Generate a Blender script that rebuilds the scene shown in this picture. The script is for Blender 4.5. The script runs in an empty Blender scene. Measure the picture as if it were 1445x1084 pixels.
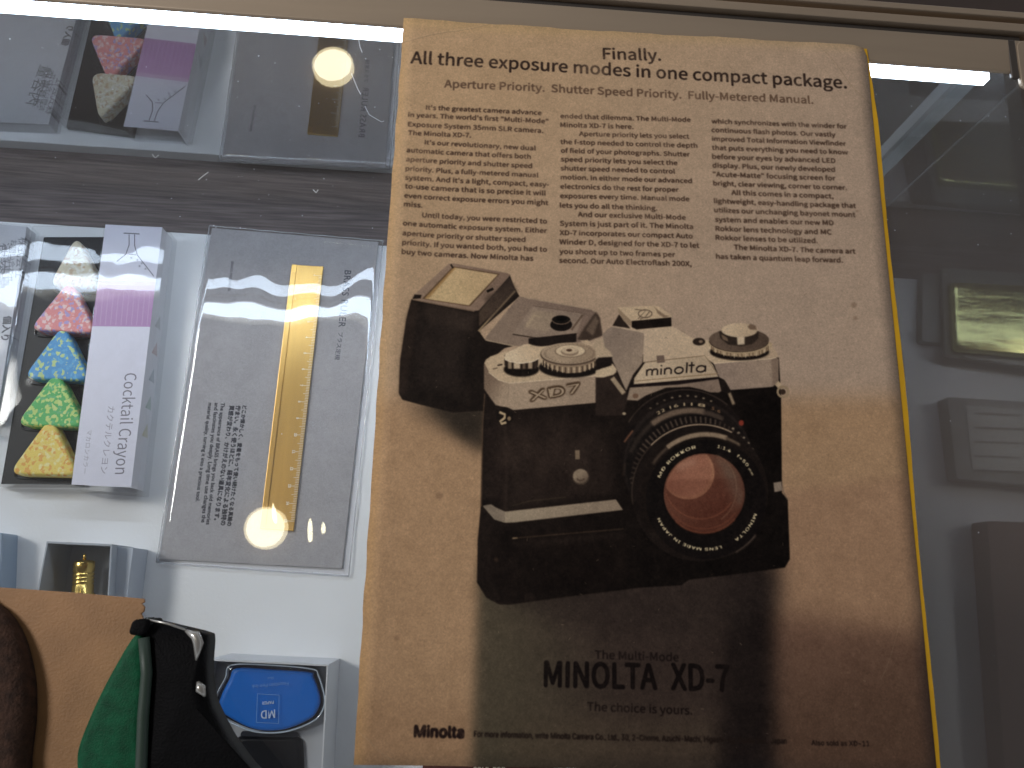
import bpy, math, random
import numpy as np
from mathutils import Vector, Matrix
random.seed(7)
S = 0.01            # everything below is written in centimetres; meshes are built in metres
C = bpy.context.scene.collection
sc = bpy.context.scene

# ------------------------------------------------------------------ camera
F_PX = 1150.0
CAM = np.array([3.0368, -20.4797, 26.0615])
RC = np.array([[0.99813108, -0.0373857, -0.04833901],
               [0.02415688, 0.9679854, -0.24984136],
               [0.05613195, 0.24820671, 0.96707944]])
cd = bpy.data.cameras.new('camera'); cam = bpy.data.objects.new('camera', cd); C.objects.link(cam)
m4 = Matrix([list(RC[0]) + [CAM[0] * S], list(RC[1]) + [CAM[1] * S], list(RC[2]) + [CAM[2] * S], [0, 0, 0, 1]])
cam.matrix_world = m4
cd.sensor_width = 36; cd.lens = F_PX / 1445 * 36
cd.clip_start = 0.01; cd.clip_end = 100
cd.dof.use_dof = True; cd.dof.focus_distance = 0.40; cd.dof.aperture_fstop = 40.0
sc.camera = cam

# ------------------------------------------------------------------ world and lamps
w = bpy.data.worlds.new('World'); sc.world = w; w.use_nodes = True
w.node_tree.nodes['Background'].inputs[0].default_value = (0.88, 0.93, 1.0, 1)
w.node_tree.nodes['Background'].inputs[1].default_value = 0.22
sc.view_settings.view_transform = 'Standard'; sc.view_settings.look = 'None'
sc.view_settings.exposure = 1.05; sc.view_settings.gamma = 1.0
sc.cycles.max_bounces = 10; sc.cycles.transparent_max_bounces = 24
sc.cycles.sample_clamp_indirect = 6

def key_lamp(name, loc, target, energy, size, col, kind='AREA', angle=60, blend=.6):
    ld = bpy.data.lights.new(name, kind); ld.energy = energy; ld.color = col
    if kind == 'AREA':
        ld.shape = 'DISK'; ld.size = size * S
    else:
        ld.shadow_soft_size = size * S; ld.spot_size = math.radians(angle); ld.spot_blend = blend
    o = bpy.data.objects.new(name, ld); C.objects.link(o)
    o.location = Vector(loc) * S
    o.rotation_euler = (Vector(target) - Vector(loc)).to_track_quat('-Z', 'Y').to_euler()
    return o
key_lamp('added_key_spot', (-175, 45, 185), (-9, 0, -5), 92, 34, (1.0, 0.965, 0.95), 'SPOT', 25, 1.0)  # added unseen key spot, cone shaped to light page and left goods

# ------------------------------------------------------------------ pixel of the photograph -> point on a horizontal plane
def U(px, py, z):
    d = RC @ np.array([(px - 722.5) / F_PX, -(py - 542) / F_PX, -1.0])
    return CAM + d * (z - CAM[2]) / d[2]
PHI = math.radians(-1.1)                       # the case stands a little askew to the page
EX = np.array([math.cos(PHI), math.sin(PHI), 0]); EY = np.array([-math.sin(PHI), math.cos(PHI), 0])
def W(x, y, z): return EX * x + EY * y + np.array([0, 0, z])   # case coordinates -> world
def UC(px, py, z):
    p = U(px, py, z); return np.array([p @ EX, p @ EY, z])

# ------------------------------------------------------------------ materials
def nt(name):
    m = bpy.data.materials.new(name); m.use_nodes = True
    return m, m.node_tree.nodes, m.node_tree.links, m.node_tree.nodes['Principled BSDF']
def mat(name, col, rough=.5, metal=0, noise=0, nscale=40, bump=0, bscale=200, coat=0, spec=.5, stretch=None):
    m, n, l, b = nt(name)
    b.inputs['Base Color'].default_value = (*col, 1); b.inputs['Roughness'].default_value = rough
    b.inputs['Metallic'].default_value = metal; b.inputs['Coat Weight'].default_value = coat
    b.inputs['Specular IOR Level'].default_value = spec
    tc = n.new('ShaderNodeTexCoord'); mp = n.new('ShaderNodeMapping'); l.new(tc.outputs['Object'], mp.inputs[0])
    if stretch: mp.inputs['Scale'].default_value = stretch
    if noise:
        t = n.new('ShaderNodeTexNoise'); t.inputs['Scale'].default_value = nscale; t.inputs['Detail'].default_value = 6
        r = n.new('ShaderNodeMapRange'); r.inputs[1].default_value = .3; r.inputs[2].default_value = .7
        r.inputs[3].default_value = 1 - noise; r.inputs[4].default_value = 1 + noise
        mx = n.new('ShaderNodeMix'); mx.data_type = 'RGBA'; mx.blend_type = 'MULTIPLY'; mx.inputs[0].default_value = 1
        l.new(mp.outputs[0], t.inputs[0]); l.new(t.outputs[0], r.inputs[0])
        cb = n.new('ShaderNodeCombineColor')
        for i in range(3): l.new(r.outputs[0], cb.inputs[i])
        mx.inputs[6].default_value = (*col, 1); l.new(cb.outputs[0], mx.inputs[7]); l.new(mx.outputs[2], b.inputs['Base Color'])
    if bump:
        t = n.new('ShaderNodeTexNoise'); t.inputs['Scale'].default_value = bscale; t.inputs['Detail'].default_value = 4
        bp = n.new('ShaderNodeBump'); bp.inputs['Strength'].default_value = bump; bp.inputs['Distance'].default_value = .001
        l.new(mp.outputs[0], t.inputs[0]); l.new(t.outputs[0], bp.inputs['Height']); l.new(bp.outputs[0], b.inputs['Normal'])
    return m
def glassy(name, ior=1.5, gain=1.8, rough=.0, tint=(1, 1, 1), haze=0, wave=0, wscale=12, wstretch=(1, 1, 1), dist=.01):
    """thin clear sheet: transparent with a Fresnel gloss on the face that is met first"""
    m = bpy.data.materials.new(name); m.use_nodes = True; n = m.node_tree.nodes; l = m.node_tree.links
    n.remove(n['Principled BSDF'])
    out = n['Material Output']
    tr = n.new('ShaderNodeBsdfTransparent'); tr.inputs[0].default_value = (*tint, 1)
    gl = n.new('ShaderNodeBsdfGlossy'); gl.inputs['Roughness'].default_value = rough
    fr = n.new('ShaderNodeFresnel'); fr.inputs[0].default_value = ior
    ge = n.new('ShaderNodeNewGeometry')
    mu = n.new('ShaderNodeMath'); mu.operation = 'MULTIPLY'; mu.inputs[1].default_value = gain; mu.use_clamp = True
    inv = n.new('ShaderNodeMath'); inv.operation = 'SUBTRACT'; inv.inputs[0].default_value = 1
    m2 = n.new('ShaderNodeMath'); m2.operation = 'MULTIPLY'
    l.new(fr.outputs[0], mu.inputs[0]); l.new(ge.outputs['Backfacing'], inv.inputs[1])
    l.new(mu.outputs[0], m2.inputs[0]); l.new(inv.outputs[0], m2.inputs[1])
    mx = n.new('ShaderNodeMixShader'); l.new(m2.outputs[0], mx.inputs[0])
    last = tr.outputs[0]
    if haze:
        df = n.new('ShaderNodeBsdfDiffuse'); df.inputs[0].default_value = (.8, .82, .85, 1)
        tn = n.new('ShaderNodeTexNoise'); tn.inputs['Scale'].default_value = 9; tn.inputs['Detail'].default_value = 8
        tc2 = n.new('ShaderNodeTexCoord'); l.new(tc2.outputs['Object'], tn.inputs[0])
        mr = n.new('ShaderNodeMapRange'); mr.inputs[1].default_value = .25; mr.inputs[2].default_value = .8
        mr.inputs[3].default_value = haze * .4; mr.inputs[4].default_value = haze * 1.7
        l.new(tn.outputs[0], mr.inputs[0])
        mh = n.new('ShaderNodeMixShader'); l.new(mr.outputs[0], mh.inputs[0]); l.new(tr.outputs[0], mh.inputs[1]); l.new(df.outputs[0], mh.inputs[2])
        last = mh.outputs[0]
    l.new(last, mx.inputs[1]); l.new(gl.outputs[0], mx.inputs[2]); l.new(mx.outputs[0], out.inputs[0])
    if wave:
        tc = n.new('ShaderNodeTexCoord'); mp = n.new('ShaderNodeMapping'); mp.inputs['Scale'].default_value = wstretch
        t = n.new('ShaderNodeTexNoise'); t.inputs['Scale'].default_value = wscale; t.inputs['Detail'].default_value = 2.5
        bp = n.new('ShaderNodeBump'); bp.inputs['Strength'].default_value = wave; bp.inputs['Distance'].default_value = dist
        l.new(tc.outputs['Object'], mp.inputs[0]); l.new(mp.outputs[0], t.inputs[0]); l.new(t.outputs[0], bp.inputs['Height'])
        l.new(bp.outputs[0], gl.inputs['Normal']); l.new(bp.outputs[0], fr.inputs['Normal'])
    return m
def emit(name, col, st):
    m = bpy.data.materials.new(name); m.use_nodes = True; n = m.node_tree.nodes; l = m.node_tree.links
    n.remove(n['Principled BSDF']); e = n.new('ShaderNodeEmission')
    e.inputs[0].default_value = (*col, 1); e.inputs[1].default_value = st; l.new(e.outputs[0], n['Material Output'].inputs[0])
    return m
def speckled(name, cols, scale, th):
    m, n, l, b = nt(name); b.inputs['Roughness'].default_value = .55
    tc = n.new('ShaderNodeTexCoord'); nz = n.new('ShaderNodeTexNoise'); nz.inputs['Scale'].default_value = scale * .9
    ad = n.new('ShaderNodeMix'); ad.data_type = 'RGBA'; ad.inputs[0].default_value = .0022
    l.new(tc.outputs['Object'], nz.inputs[0]); l.new(tc.outputs['Object'], ad.inputs[6]); l.new(nz.outputs[1], ad.inputs[7])
    v = n.new('ShaderNodeTexVoronoi'); v.inputs['Scale'].default_value = scale; l.new(ad.outputs[2], v.inputs[0])
    sp = n.new('ShaderNodeSeparateColor'); l.new(v.outputs['Color'], sp.inputs[0])
    rp = n.new('ShaderNodeValToRGB'); rp.color_ramp.interpolation = 'CONSTANT'
    e = rp.color_ramp.elements
    e[0].position = 0; e[0].color = (*cols[0], 1); e[1].position = th[0]; e[1].color = (*cols[1], 1)
    for c_, t_ in zip(cols[2:], th[1:]):
        x = e.new(t_); x.color = (*c_, 1)
    l.new(sp.outputs[0], rp.inputs[0]); l.new(rp.outputs[0], b.inputs['Base Color'])
    bp = n.new('ShaderNodeBump'); bp.inputs['Strength'].default_value = .25; bp.inputs['Distance'].default_value = .0005
    l.new(sp.outputs[1], bp.inputs['Height']); l.new(bp.outputs[0], b.inputs['Normal'])
    return m

# ------------------------------------------------------------------ mesh helpers
ORG = {}
def tag(o, label=None, cat=None, group=None, kind=None):
    if label: o['label'] = label
    if cat: o['category'] = cat
    if group: o['group'] = group
    if kind: o['kind'] = kind
    return o
def thing(name, label, cat, org, group=None):
    o = bpy.data.objects.new(name, None); C.objects.link(o); o.empty_display_size = .01
    org = np.array(org, float); o.location = Vector(org) * S; ORG[o.name] = org
    return tag(o, label, cat, group)
class MB:
    def __init__(s): s.v = []; s.f = []; s.uv = None
    def add(s, vs, fs):
        b = len(s.v); s.v += [np.array(p, float) for p in vs]; s.f += [tuple(i + b for i in f) for f in fs]; return s
    def prism(s, poly, z0, z1, inset=0, steps=0):
        """poly: list of xy (world cm) counter-clockwise; a rounded upper edge when inset > 0"""
        poly = [np.array(p[:2], float) for p in poly]; n = len(poly)
        c = sum(poly) / n
        rings = [(poly, z0)]
        if inset:
            R_ = min(np.linalg.norm(p - c) for p in poly)
            k = steps or 3
            for i in range(k + 1):
                a = math.pi / 2 * i / k
                f = 1 - inset / R_ * (1 - math.cos(a))
                rings.append(([c + (p - c) * f for p in poly], z1 - inset + inset * math.sin(a)))
        else: rings.append((poly, z1))
        vs = [np.array([p[0], p[1], z]) for r, z in rings for p in r]
        fs = []
        for k in range(len(rings) - 1):
            for i in range(n):
                j = (i + 1) % n; fs.append((k * n + i, k * n + j, (k + 1) * n + j, (k + 1) * n + i))
        fs.append(tuple(range(n - 1, -1, -1))); fs.append(tuple(len(vs) - n + i for i in range(n)))
        return s.add(vs, fs)
    def box(s, a, b, fr=lambda x, y, z: np.array([x, y, z])):
        (x0, y0, z0), (x1, y1, z1) = a, b
        vs = [fr(x, y, z) for z in (z0, z1) for x, y in ((x0, y0), (x1, y0), (x1, y1), (x0, y1))]
        return s.add(vs, [(3, 2, 1, 0), (4, 5, 6, 7), (0, 1, 5, 4), (1, 2, 6, 5), (2, 3, 7, 6), (3, 0, 4, 7)])
    def tube(s, pts, r, n=10):
        pts = [np.array(p, float) for p in pts]; rs = r if isinstance(r, (list, tuple)) else [r] * len(pts)
        vs = []
        for i, p in enumerate(pts):
            t = pts[min(i + 1, len(pts) - 1)] - pts[max(i - 1, 0)]; t /= np.linalg.norm(t)
            a = np.cross(t, [0, 0, 1.0]);
            if np.linalg.norm(a) < 1e-3: a = np.array([1.0, 0, 0])
            a /= np.linalg.norm(a); b = np.cross(t, a)
            vs += [p + rs[i] * (math.cos(2 * math.pi * k / n) * a + math.sin(2 * math.pi * k / n) * b) for k in range(n)]
        fs = [(i * n + k, i * n + (k + 1) % n, (i + 1) * n + (k + 1) % n, (i + 1) * n + k) for i in range(len(pts) - 1) for k in range(n)]
        fs += [tuple(range(n)), tuple(len(vs) - 1 - k for k in range(n))]
        return s.add(vs, fs)
    def build(s, name, m, parent=None, smooth=False, bevel=0, uvf=None):
        org = ORG[parent.name] if parent else sum(s.v) / len(s.v)
        me = bpy.data.meshes.new(name)
        me.from_pydata([Vector((p - org)) * S for p in s.v], [], s.f); me.update()
        import bmesh
        bm = bmesh.new(); bm.from_mesh(me); bmesh.ops.recalc_face_normals(bm, faces=bm.faces); bm.to_mesh(me); bm.free()
        if uvf:
            uvl = me.uv_layers.new(name='UVMap')
            co = [uvf(p) for p in s.v]
            for lp in me.loops: uvl.data[lp.index].uv = co[lp.vertex_index]
        me.materials.append(m)
        o = bpy.data.objects.new(name, me); C.objects.link(o); ORG[o.name] = org
        if parent: o.parent = parent
        else: o.location = Vector(org) * S
        if smooth:
            for p in me.polygons: p.use_smooth = True
        if bevel:
            b = o.modifiers.new('bevel', 'BEVEL'); b.width = bevel * S; b.segments = 3; b.limit_method = 'ANGLE'
        return o
def rpoly(pts, r, n=5):
    """round the corners of a polygon"""
    out = []; N = len(pts)
    for i in range(N):
        p = np.array(pts[i][:2], float); a = np.array(pts[i - 1][:2], float) - p; b = np.array(pts[(i + 1) % N][:2], float) - p
        la, lb = np.linalg.norm(a), np.linalg.norm(b); d = min(r, la * .45, lb * .45)
        A = p + a / la * d; B = p + b / lb * d
        for k in range(n + 1):
            t = k / n; out.append((1 - t) ** 2 * A + 2 * t * (1 - t) * p + t * t * B)
    return out
def smooth_poly(pts, n=6, closed=True):
    pts = [np.array(p, float) for p in pts]; N = len(pts); out = []
    for i in range(N if closed else N - 1):
        g = lambda k: pts[k % N] if closed else pts[min(max(k, 0), N - 1)]
        p0, p1, p2, p3 = g(i - 1), g(i), g(i + 1), g(i + 2)
        for k in range(n):
            t = k / n
            out.append(.5 * ((2 * p1) + (-p0 + p2) * t + (2 * p0 - 5 * p1 + 4 * p2 - p3) * t * t + (-p0 + 3 * p1 - 3 * p2 + p3) * t ** 3))
    if not closed: out.append(pts[-1])
    return out
def ccw(p):
    p = [np.array(q[:2], float) for q in p]
    a = sum(p[i][0] * p[(i + 1) % len(p)][1] - p[(i + 1) % len(p)][0] * p[i][1] for i in range(len(p)))
    return p if a > 0 else p[::-1]
def PX(z, *pp): return ccw([U(x, y, z)[:2] for x, y in pp])

# ------------------------------------------------------------------ printing: shapes and letters rasterised into a sheet of ink
FD = bpy.utils.resource_path('LOCAL') + '/datafiles/fonts/'
import os
def font(fn):
    p = FD + fn
    try: return bpy.data.fonts.load(p) if os.path.exists(p) else None
    except Exception: return None
INTER = font('Inter.woff2'); CJK = font('Noto Sans CJK Regular.woff2')
def glyphs(text, fnt=None, off=0.0, spacing=1.0):
    cu = bpy.data.curves.new('print', 'FONT'); cu.body = text; cu.offset = off; cu.space_character = spacing
    cu.resolution_u = 3
    if fnt: cu.font = fnt
    o = bpy.data.objects.new('print', cu); C.objects.link(o)
    dg = bpy.context.evaluated_depsgraph_get(); ev = o.evaluated_get(dg); me = ev.to_mesh(); me.calc_loop_triangles()
    n = len(me.vertices); v = np.empty(n * 3, np.float32); me.vertices.foreach_get('co', v)
    t = np.empty(len(me.loop_triangles) * 3, np.int32); me.loop_triangles.foreach_get('vertices', t)
    ev.to_mesh_clear(); bpy.data.objects.remove(o); bpy.data.curves.remove(cu)
    return v.reshape(-1, 3)[:, :2].astype(float), t.reshape(-1, 3)
def blur1(a, s):
    if s <= 0: return a
    k = max(1, int(s * 2.5)); x = np.arange(-k, k + 1); g = np.exp(-x * x / (2 * s * s)); g /= g.sum()
    def cv(a):
        p = np.pad(a, ((k, k), (0, 0)), mode='edge'); o = np.zeros_like(a)
        for i, w_ in enumerate(g): o += w_ * p[i:i + a.shape[0]]
        return o
    return cv(cv(a).T).T
class Sheet:
    """flat rectangular sheet lying at height z; its ink is drawn in photo pixels projected on that plane"""
    def __init__(s, z, org, ax, Wc, Hc, ppc, bg):
        s.z = z; s.o = np.array(org[:2], float); ax = np.array(ax[:2], float); s.ax = ax / np.linalg.norm(ax)
        s.ay = np.array([s.ax[1], -s.ax[0]])       # down the sheet
        s.W, s.H, s.k = Wc, Hc, ppc
        s.ink = None
        s.a = np.ones((int(Hc * ppc), int(Wc * ppc), 3), np.float32) * np.array(bg, np.float32)
    def q(s, px, py):
        p = U(px, py, s.z)[:2] - s.o
        return np.array([p @ s.ax, p @ s.ay]) * s.k
    def uv(s, p):
        d = np.array(p[:2]) - s.o
        return (d @ s.ax / s.W, 1 - d @ s.ay / s.H)
    def blend(s, m, x0, y0, col, alpha=1, grad=None):
        h, w_ = m.shape
        X0, Y0 = max(x0, 0), max(y0, 0); X1, Y1 = min(x0 + w_, s.a.shape[1]), min(y0 + h, s.a.shape[0])
        if X1 <= X0 or Y1 <= Y0: return
        m = m[Y0 - y0:Y1 - y0, X0 - x0:X1 - x0, None] * alpha
        c = np.array(col, np.float32)
        if grad:
            (p0, p1, c1) = grad; a = s.q(*p0); b = s.q(*p1); d = b - a
            yy, xx = np.mgrid[Y0:Y1, X0:X1]
            t = np.clip(((xx - a[0]) * d[0] + (yy - a[1]) * d[1]) / (d @ d), 0, 1)[..., None]
            t = t * t * (3 - 2 * t)
            c = c * (1 - t) + np.array(c1, np.float32) * t
        r = s.a[Y0:Y1, X0:X1]; s.a[Y0:Y1, X0:X1] = r * (1 - m) + c * m
    def fillq(s, P, col, blur=.6, alpha=1, grad=None):
        P = np.array(P, float); pad = int(blur * 3) + 2
        x0, y0 = np.floor(P.min(0)).astype(int) - pad; x1, y1 = np.ceil(P.max(0)).astype(int) + pad
        x0 = max(x0, -pad - 4); y0 = max(y0, -pad - 4); x1 = min(x1, s.a.shape[1] + pad + 4); y1 = min(y1, s.a.shape[0] + pad + 4)
        if x1 <= x0 or y1 <= y0: return
        m = np.zeros((y1 - y0, x1 - x0), np.float32)
        A = P; B = np.roll(P, -1, 0)
        ss = 3
        xs = np.arange(x0, x1) + .5
        for j in range(y1 - y0):
            row = np.zeros(x1 - x0, np.float32)
            for k in range(ss):
                y = y0 + j + (k + .5) / ss
                c = (A[:, 1] > y) != (B[:, 1] > y)
                if not c.any(): continue
                a, b = A[c], B[c]
                xi = np.sort(a[:, 0] + (y - a[:, 1]) / (b[:, 1] - a[:, 1]) * (b[:, 0] - a[:, 0]))
                for u, v in zip(xi[::2], xi[1::2]):
                    row += np.clip(np.minimum(xs + .5, v) - np.maximum(xs - .5, u), 0, 1)
            m[j] = row / ss
        s.blend(blur1(m, blur), x0, y0, col, alpha, grad)
    def fill(s, pts, col, blur=.8, alpha=1, grad=None, sm=False):
        if sm: pts = smooth_poly(pts)
        s.fillq([s.q(*p) for p in pts], col, blur, alpha, grad)
    def ell(s, cx, cy, rx, ry, col, blur=.8, alpha=1, rot=0, grad=None, n=48):
        c_, s_ = math.cos(rot), math.sin(rot)
        pts = [(cx + rx * math.cos(t) * c_ - ry * math.sin(t) * s_, cy + rx * math.cos(t) * s_ + ry * math.sin(t) * c_) for t in [2 * math.pi * i / n for i in range(n)]]
        s.fill(pts, col, blur, alpha, grad)
    def line(s, pts, w_, col, blur=.5, alpha=1, closed=False):
        q = [np.array(p, float) for p in pts]
        if closed: q.append(q[0])
        L, R_ = [], []
        for i in range(len(q)):
            t = q[min(i + 1, len(q) - 1)] - q[max(i - 1, 0)]
            if closed and i in (0, len(q) - 1): t = q[1] - q[-2]
            t = t / (np.linalg.norm(t) + 1e-9); nn = np.array([-t[1], t[0]]) * w_ / 2
            L.append(q[i] + nn); R_.append(q[i] - nn)
        s.fill([tuple(p) for p in L + R_[::-1]], col, blur, alpha)
    def arc(s, cx, cy, rx, ry, a0, a1, w_, col, blur=.6, alpha=1, n=30):
        s.line([(cx + rx * math.cos(math.radians(a0 + (a1 - a0) * i / n)), cy - ry * math.sin(math.radians(a0 + (a1 - a0) * i / n))) for i in range(n + 1)], w_, col, blur, alpha)
    def tris(s, V, T, col, blur=.4, alpha=1, bold=0):
        ss = 2; V = V * ss
        lo = np.floor(V.min(0)).astype(int) - 8; hi = np.ceil(V.max(0)).astype(int) + 8
        lo -= lo % 2; n = (hi - lo); n += n % 2
        m = np.zeros((n[1], n[0]), np.float32)
        for t in T:
            p = V[t] - lo
            a, b, c = p
            den = (b[0] - a[0]) * (c[1] - a[1]) - (c[0] - a[0]) * (b[1] - a[1])
            if abs(den) < 1e-9: continue
            x0, y0 = int(p[:, 0].min()), int(p[:, 1].min()); x1, y1 = int(p[:, 0].max()) + 1, int(p[:, 1].max()) + 1
            X = np.arange(x0, x1) + .5; Y = (np.arange(y0, y1) + .5)[:, None]
            w1 = ((X - a[0]) * (c[1] - a[1]) - (c[0] - a[0]) * (Y - a[1])) / den
            w2 = ((b[0] - a[0]) * (Y - a[1]) - (X - a[0]) * (b[1] - a[1])) / den
            k = (w1 >= 0) & (w2 >= 0) & (w1 + w2 <= 1)
            m[y0:y1, x0:x1][k] = 1
        m = m.reshape(n[1] // 2, 2, n[0] // 2, 2).mean((1, 3))
        if bold: m = np.clip(blur1(m, .55 + bold * .5) * (1.25 + bold * 1.5), 0, 1)
        m = blur1(m, blur)
        if s.ink is not None:
            yy = np.clip(np.arange(m.shape[0]) + lo[1] // 2, 0, s.ink.shape[0] - 1); xx = np.clip(np.arange(m.shape[1]) + lo[0] // 2, 0, s.ink.shape[1] - 1)
            m = m * s.ink[yy][:, xx]
        s.blend(m, (lo[0]) // 2, (lo[1]) // 2, col, alpha)
    def text(s, txt, A, B, col, fnt=None, off=0, asp=1.0, blur=.4, alpha=1, spacing=1.0):
        """txt runs from pixel A to pixel B along its baseline; asp = height factor"""
        V, T = glyphs(txt, fnt, 0, spacing)
        if not len(T): return
        a, b = s.q(*A), s.q(*B); d = b - a; L = np.linalg.norm(d); d = d / L; up = np.array([d[1], -d[0]])
        x0, x1 = V[:, 0].min(), V[:, 0].max(); k = L / (x1 - x0)
        P = a + (V[:, :1] - x0) * k * d + V[:, 1:] * k * asp * up
        s.tris(P, T, col, blur, alpha, max(0, off) * 80)
    def textarc(s, txt, cx, cy, r, a0, a1, h, col, fnt=None, off=0, blur=.4):
        V, T = glyphs(txt, fnt, 0, 1.1)
        x0, x1 = V[:, 0].min(), V[:, 0].max(); P = []
        for x, y in V:
            t = math.radians(a0 + (a1 - a0) * (x - x0) / (x1 - x0)); rr = r + (y - .35) * h
            P.append(s.q(cx + rr * math.cos(t), cy - rr * math.sin(t)))
        s.tris(np.array(P), T, col, blur, 1, max(0, off) * 25)
    def cloud(s, scales, seed):
        rg = np.random.default_rng(seed); h, w_ = s.a.shape[:2]; F = np.zeros((h, w_), np.float32)
        for sc_, am in scales:
            g = rg.normal(0, 1, (h // sc_ + 3, w_ // sc_ + 3)); yy = np.linspace(0, g.shape[0] - 1.01, h); xx = np.linspace(0, g.shape[1] - 1.01, w_)
            yi, xi = yy.astype(int), xx.astype(int); ty = (yy - yi)[:, None]; tx = xx - xi
            ty = ty * ty * (3 - 2 * ty); tx = tx * tx * (3 - 2 * tx)
            F += am * ((g[yi][:, xi] * (1 - tx) + g[yi][:, xi + 1] * tx) * (1 - ty) + (g[yi + 1][:, xi] * (1 - tx) + g[yi + 1][:, xi + 1] * tx) * ty).astype(np.float32)
        return F
    def soften(s, b):
        for c in range(3): s.a[..., c] = blur1(s.a[..., c], b)
    def grain(s, amp, coarse=0, seed=1):
        rg = np.random.default_rng(seed); h, w_ = s.a.shape[:2]
        n = rg.normal(0, 1, (h, w_)).astype(np.float32); n = blur1(n, 1.1); n /= n.std()
        f = 1 + amp * n
        if coarse:
            for sc_, am in ((30, 1), (90, 1.2), (11, .7)):
                g = rg.normal(0, 1, (h // sc_ + 3, w_ // sc_ + 3)); yy = np.linspace(0, g.shape[0] - 1.01, h); xx = np.linspace(0, g.shape[1] - 1.01, w_)
                yi, xi = yy.astype(int), xx.astype(int); ty = (yy - yi)[:, None]; tx = xx - xi
                ty = ty * ty * (3 - 2 * ty); tx = tx * tx * (3 - 2 * tx)
                G = (g[yi][:, xi] * (1 - tx) + g[yi][:, xi + 1] * tx) * (1 - ty) + (g[yi + 1][:, xi] * (1 - tx) + g[yi + 1][:, xi + 1] * tx) * ty
                f = f + coarse * am * G.astype(np.float32)
        s.a *= f[..., None]
    def material(s, name, gain=1.0, rough=.45, spec=.4, bump=0):
        h, w_ = s.a.shape[:2]
        im = bpy.data.images.new(name, w_, h); im.colorspace_settings.name = 'sRGB'
        lin = np.clip(s.a / 255, 0, 1); lin = np.where(lin <= .04045, lin / 12.92, ((lin + .055) / 1.055) ** 2.4) * gain
        lin = np.clip(lin, 0, 1); sr = np.where(lin <= .0031308, lin * 12.92, 1.055 * lin ** (1 / 2.4) - .055)
        px = np.ones((h, w_, 4), np.float32); px[..., :3] = sr[::-1]
        im.pixels.foreach_set(px.ravel()); im.update(); im.pack()
        m, n, l, b = nt(name); t = n.new('ShaderNodeTexImage'); t.image = im; t.extension = 'EXTEND'
        l.new(t.outputs[0], b.inputs['Base Color']); b.inputs['Roughness'].default_value = rough; b.inputs['Specular IOR Level'].default_value = spec
        if bump:
            tc = n.new('ShaderNodeTexCoord'); nz = n.new('ShaderNodeTexNoise'); nz.inputs['Scale'].default_value = 900; nz.inputs['Detail'].default_value = 4
            bp = n.new('ShaderNodeBump'); bp.inputs['Strength'].default_value = bump; bp.inputs['Distance'].default_value = .0003
            l.new(tc.outputs['Object'], nz.inputs[0]); l.new(nz.outputs[0], bp.inputs['Height']); l.new(bp.outputs[0], b.inputs['Normal'])
        return m

# ================================================================== THE PLACE
M_BOARD = mat('white_board_paint', (.84, .85, .87), .6, noise=.02, nscale=30, bump=.1, bscale=600)
M_WOOD = mat('dark_wood', (.155, .122, .118), .6, noise=.45, nscale=30, bump=.25, bscale=60, stretch=(1, 22, 1))
M_RAIL = mat('champagne_aluminium', (.42, .335, .25), .42, metal=.3, noise=.06, nscale=9, bump=.06, bscale=900, stretch=(1, 12, 12))
M_GROOVE = mat('dark_seal', (.06, .052, .046), .6)
M_GLASS = glassy('case_glass', 1.5, 1.9, 0, (.985, .995, .99), haze=.012)
M_GLASSV = glassy('vertical_glass', 1.5, 5.6, .012, (.9, .92, .92), haze=.02)
M_GLASSS = glassy('side_glass', 1.5, 1.9, .03, (.9, .92, .92), haze=.015)
M_JOINT = glassy('frosted_joint', 1.5, 1.0, .3, (.75, .76, .78), haze=.5)
M_FLOOR = mat('shop_floor', (.13, .085, .065), .6, noise=.2, nscale=3)
M_CEIL = mat('shop_ceiling', (.22, .18, .155), .9, noise=.05, nscale=1)

tag(MB().box((-400, -400, -101), (400, 400, -100)).build('floor', M_FLOOR), kind='structure')
tag(MB().box((-400, -400, 205), (400, 400, 210)).build('ceiling', M_CEIL), kind='structure')

ZB, ZW = -18.5, -19.4          # top of the white board, top of the wooden plinth
XW, YG = 23.35, UC(200, 277, ZW)[1]
YB = UC(248, 328, ZB)[1]       # far edge of the white board
case = thing('display_case', 'glass display case with metal rails, a lit strip along its far edge and white floor', 'display case', W(0, -12, ZW - 6))
MB().box((-70, -62, ZW - 6), (XW + 2, YG + 2, ZW), W).build('plinth', M_WOOD, case)
MB().box((-69, -61, ZW), (XW - .6, YB, ZB), W).build('display_board', M_BOARD, case, bevel=.05)
MB().box((-70, -62, -.72), (34, .72, -.12), W).build('glass_top', M_GLASS, case)
MB().box((-70, YG, ZW), (XW, YG + .6, -1.6), W).build('front_glass', M_GLASSV, case)
MB().box((XW, -62, ZW), (XW + .6, YG, -.725), W).build('side_glass', M_GLASSS, case)
MB().box((XW - .25, YG + .001, ZW), (XW + .75, YG + .62, -1.25), W).build('corner_joint', M_JOINT, case)
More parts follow.
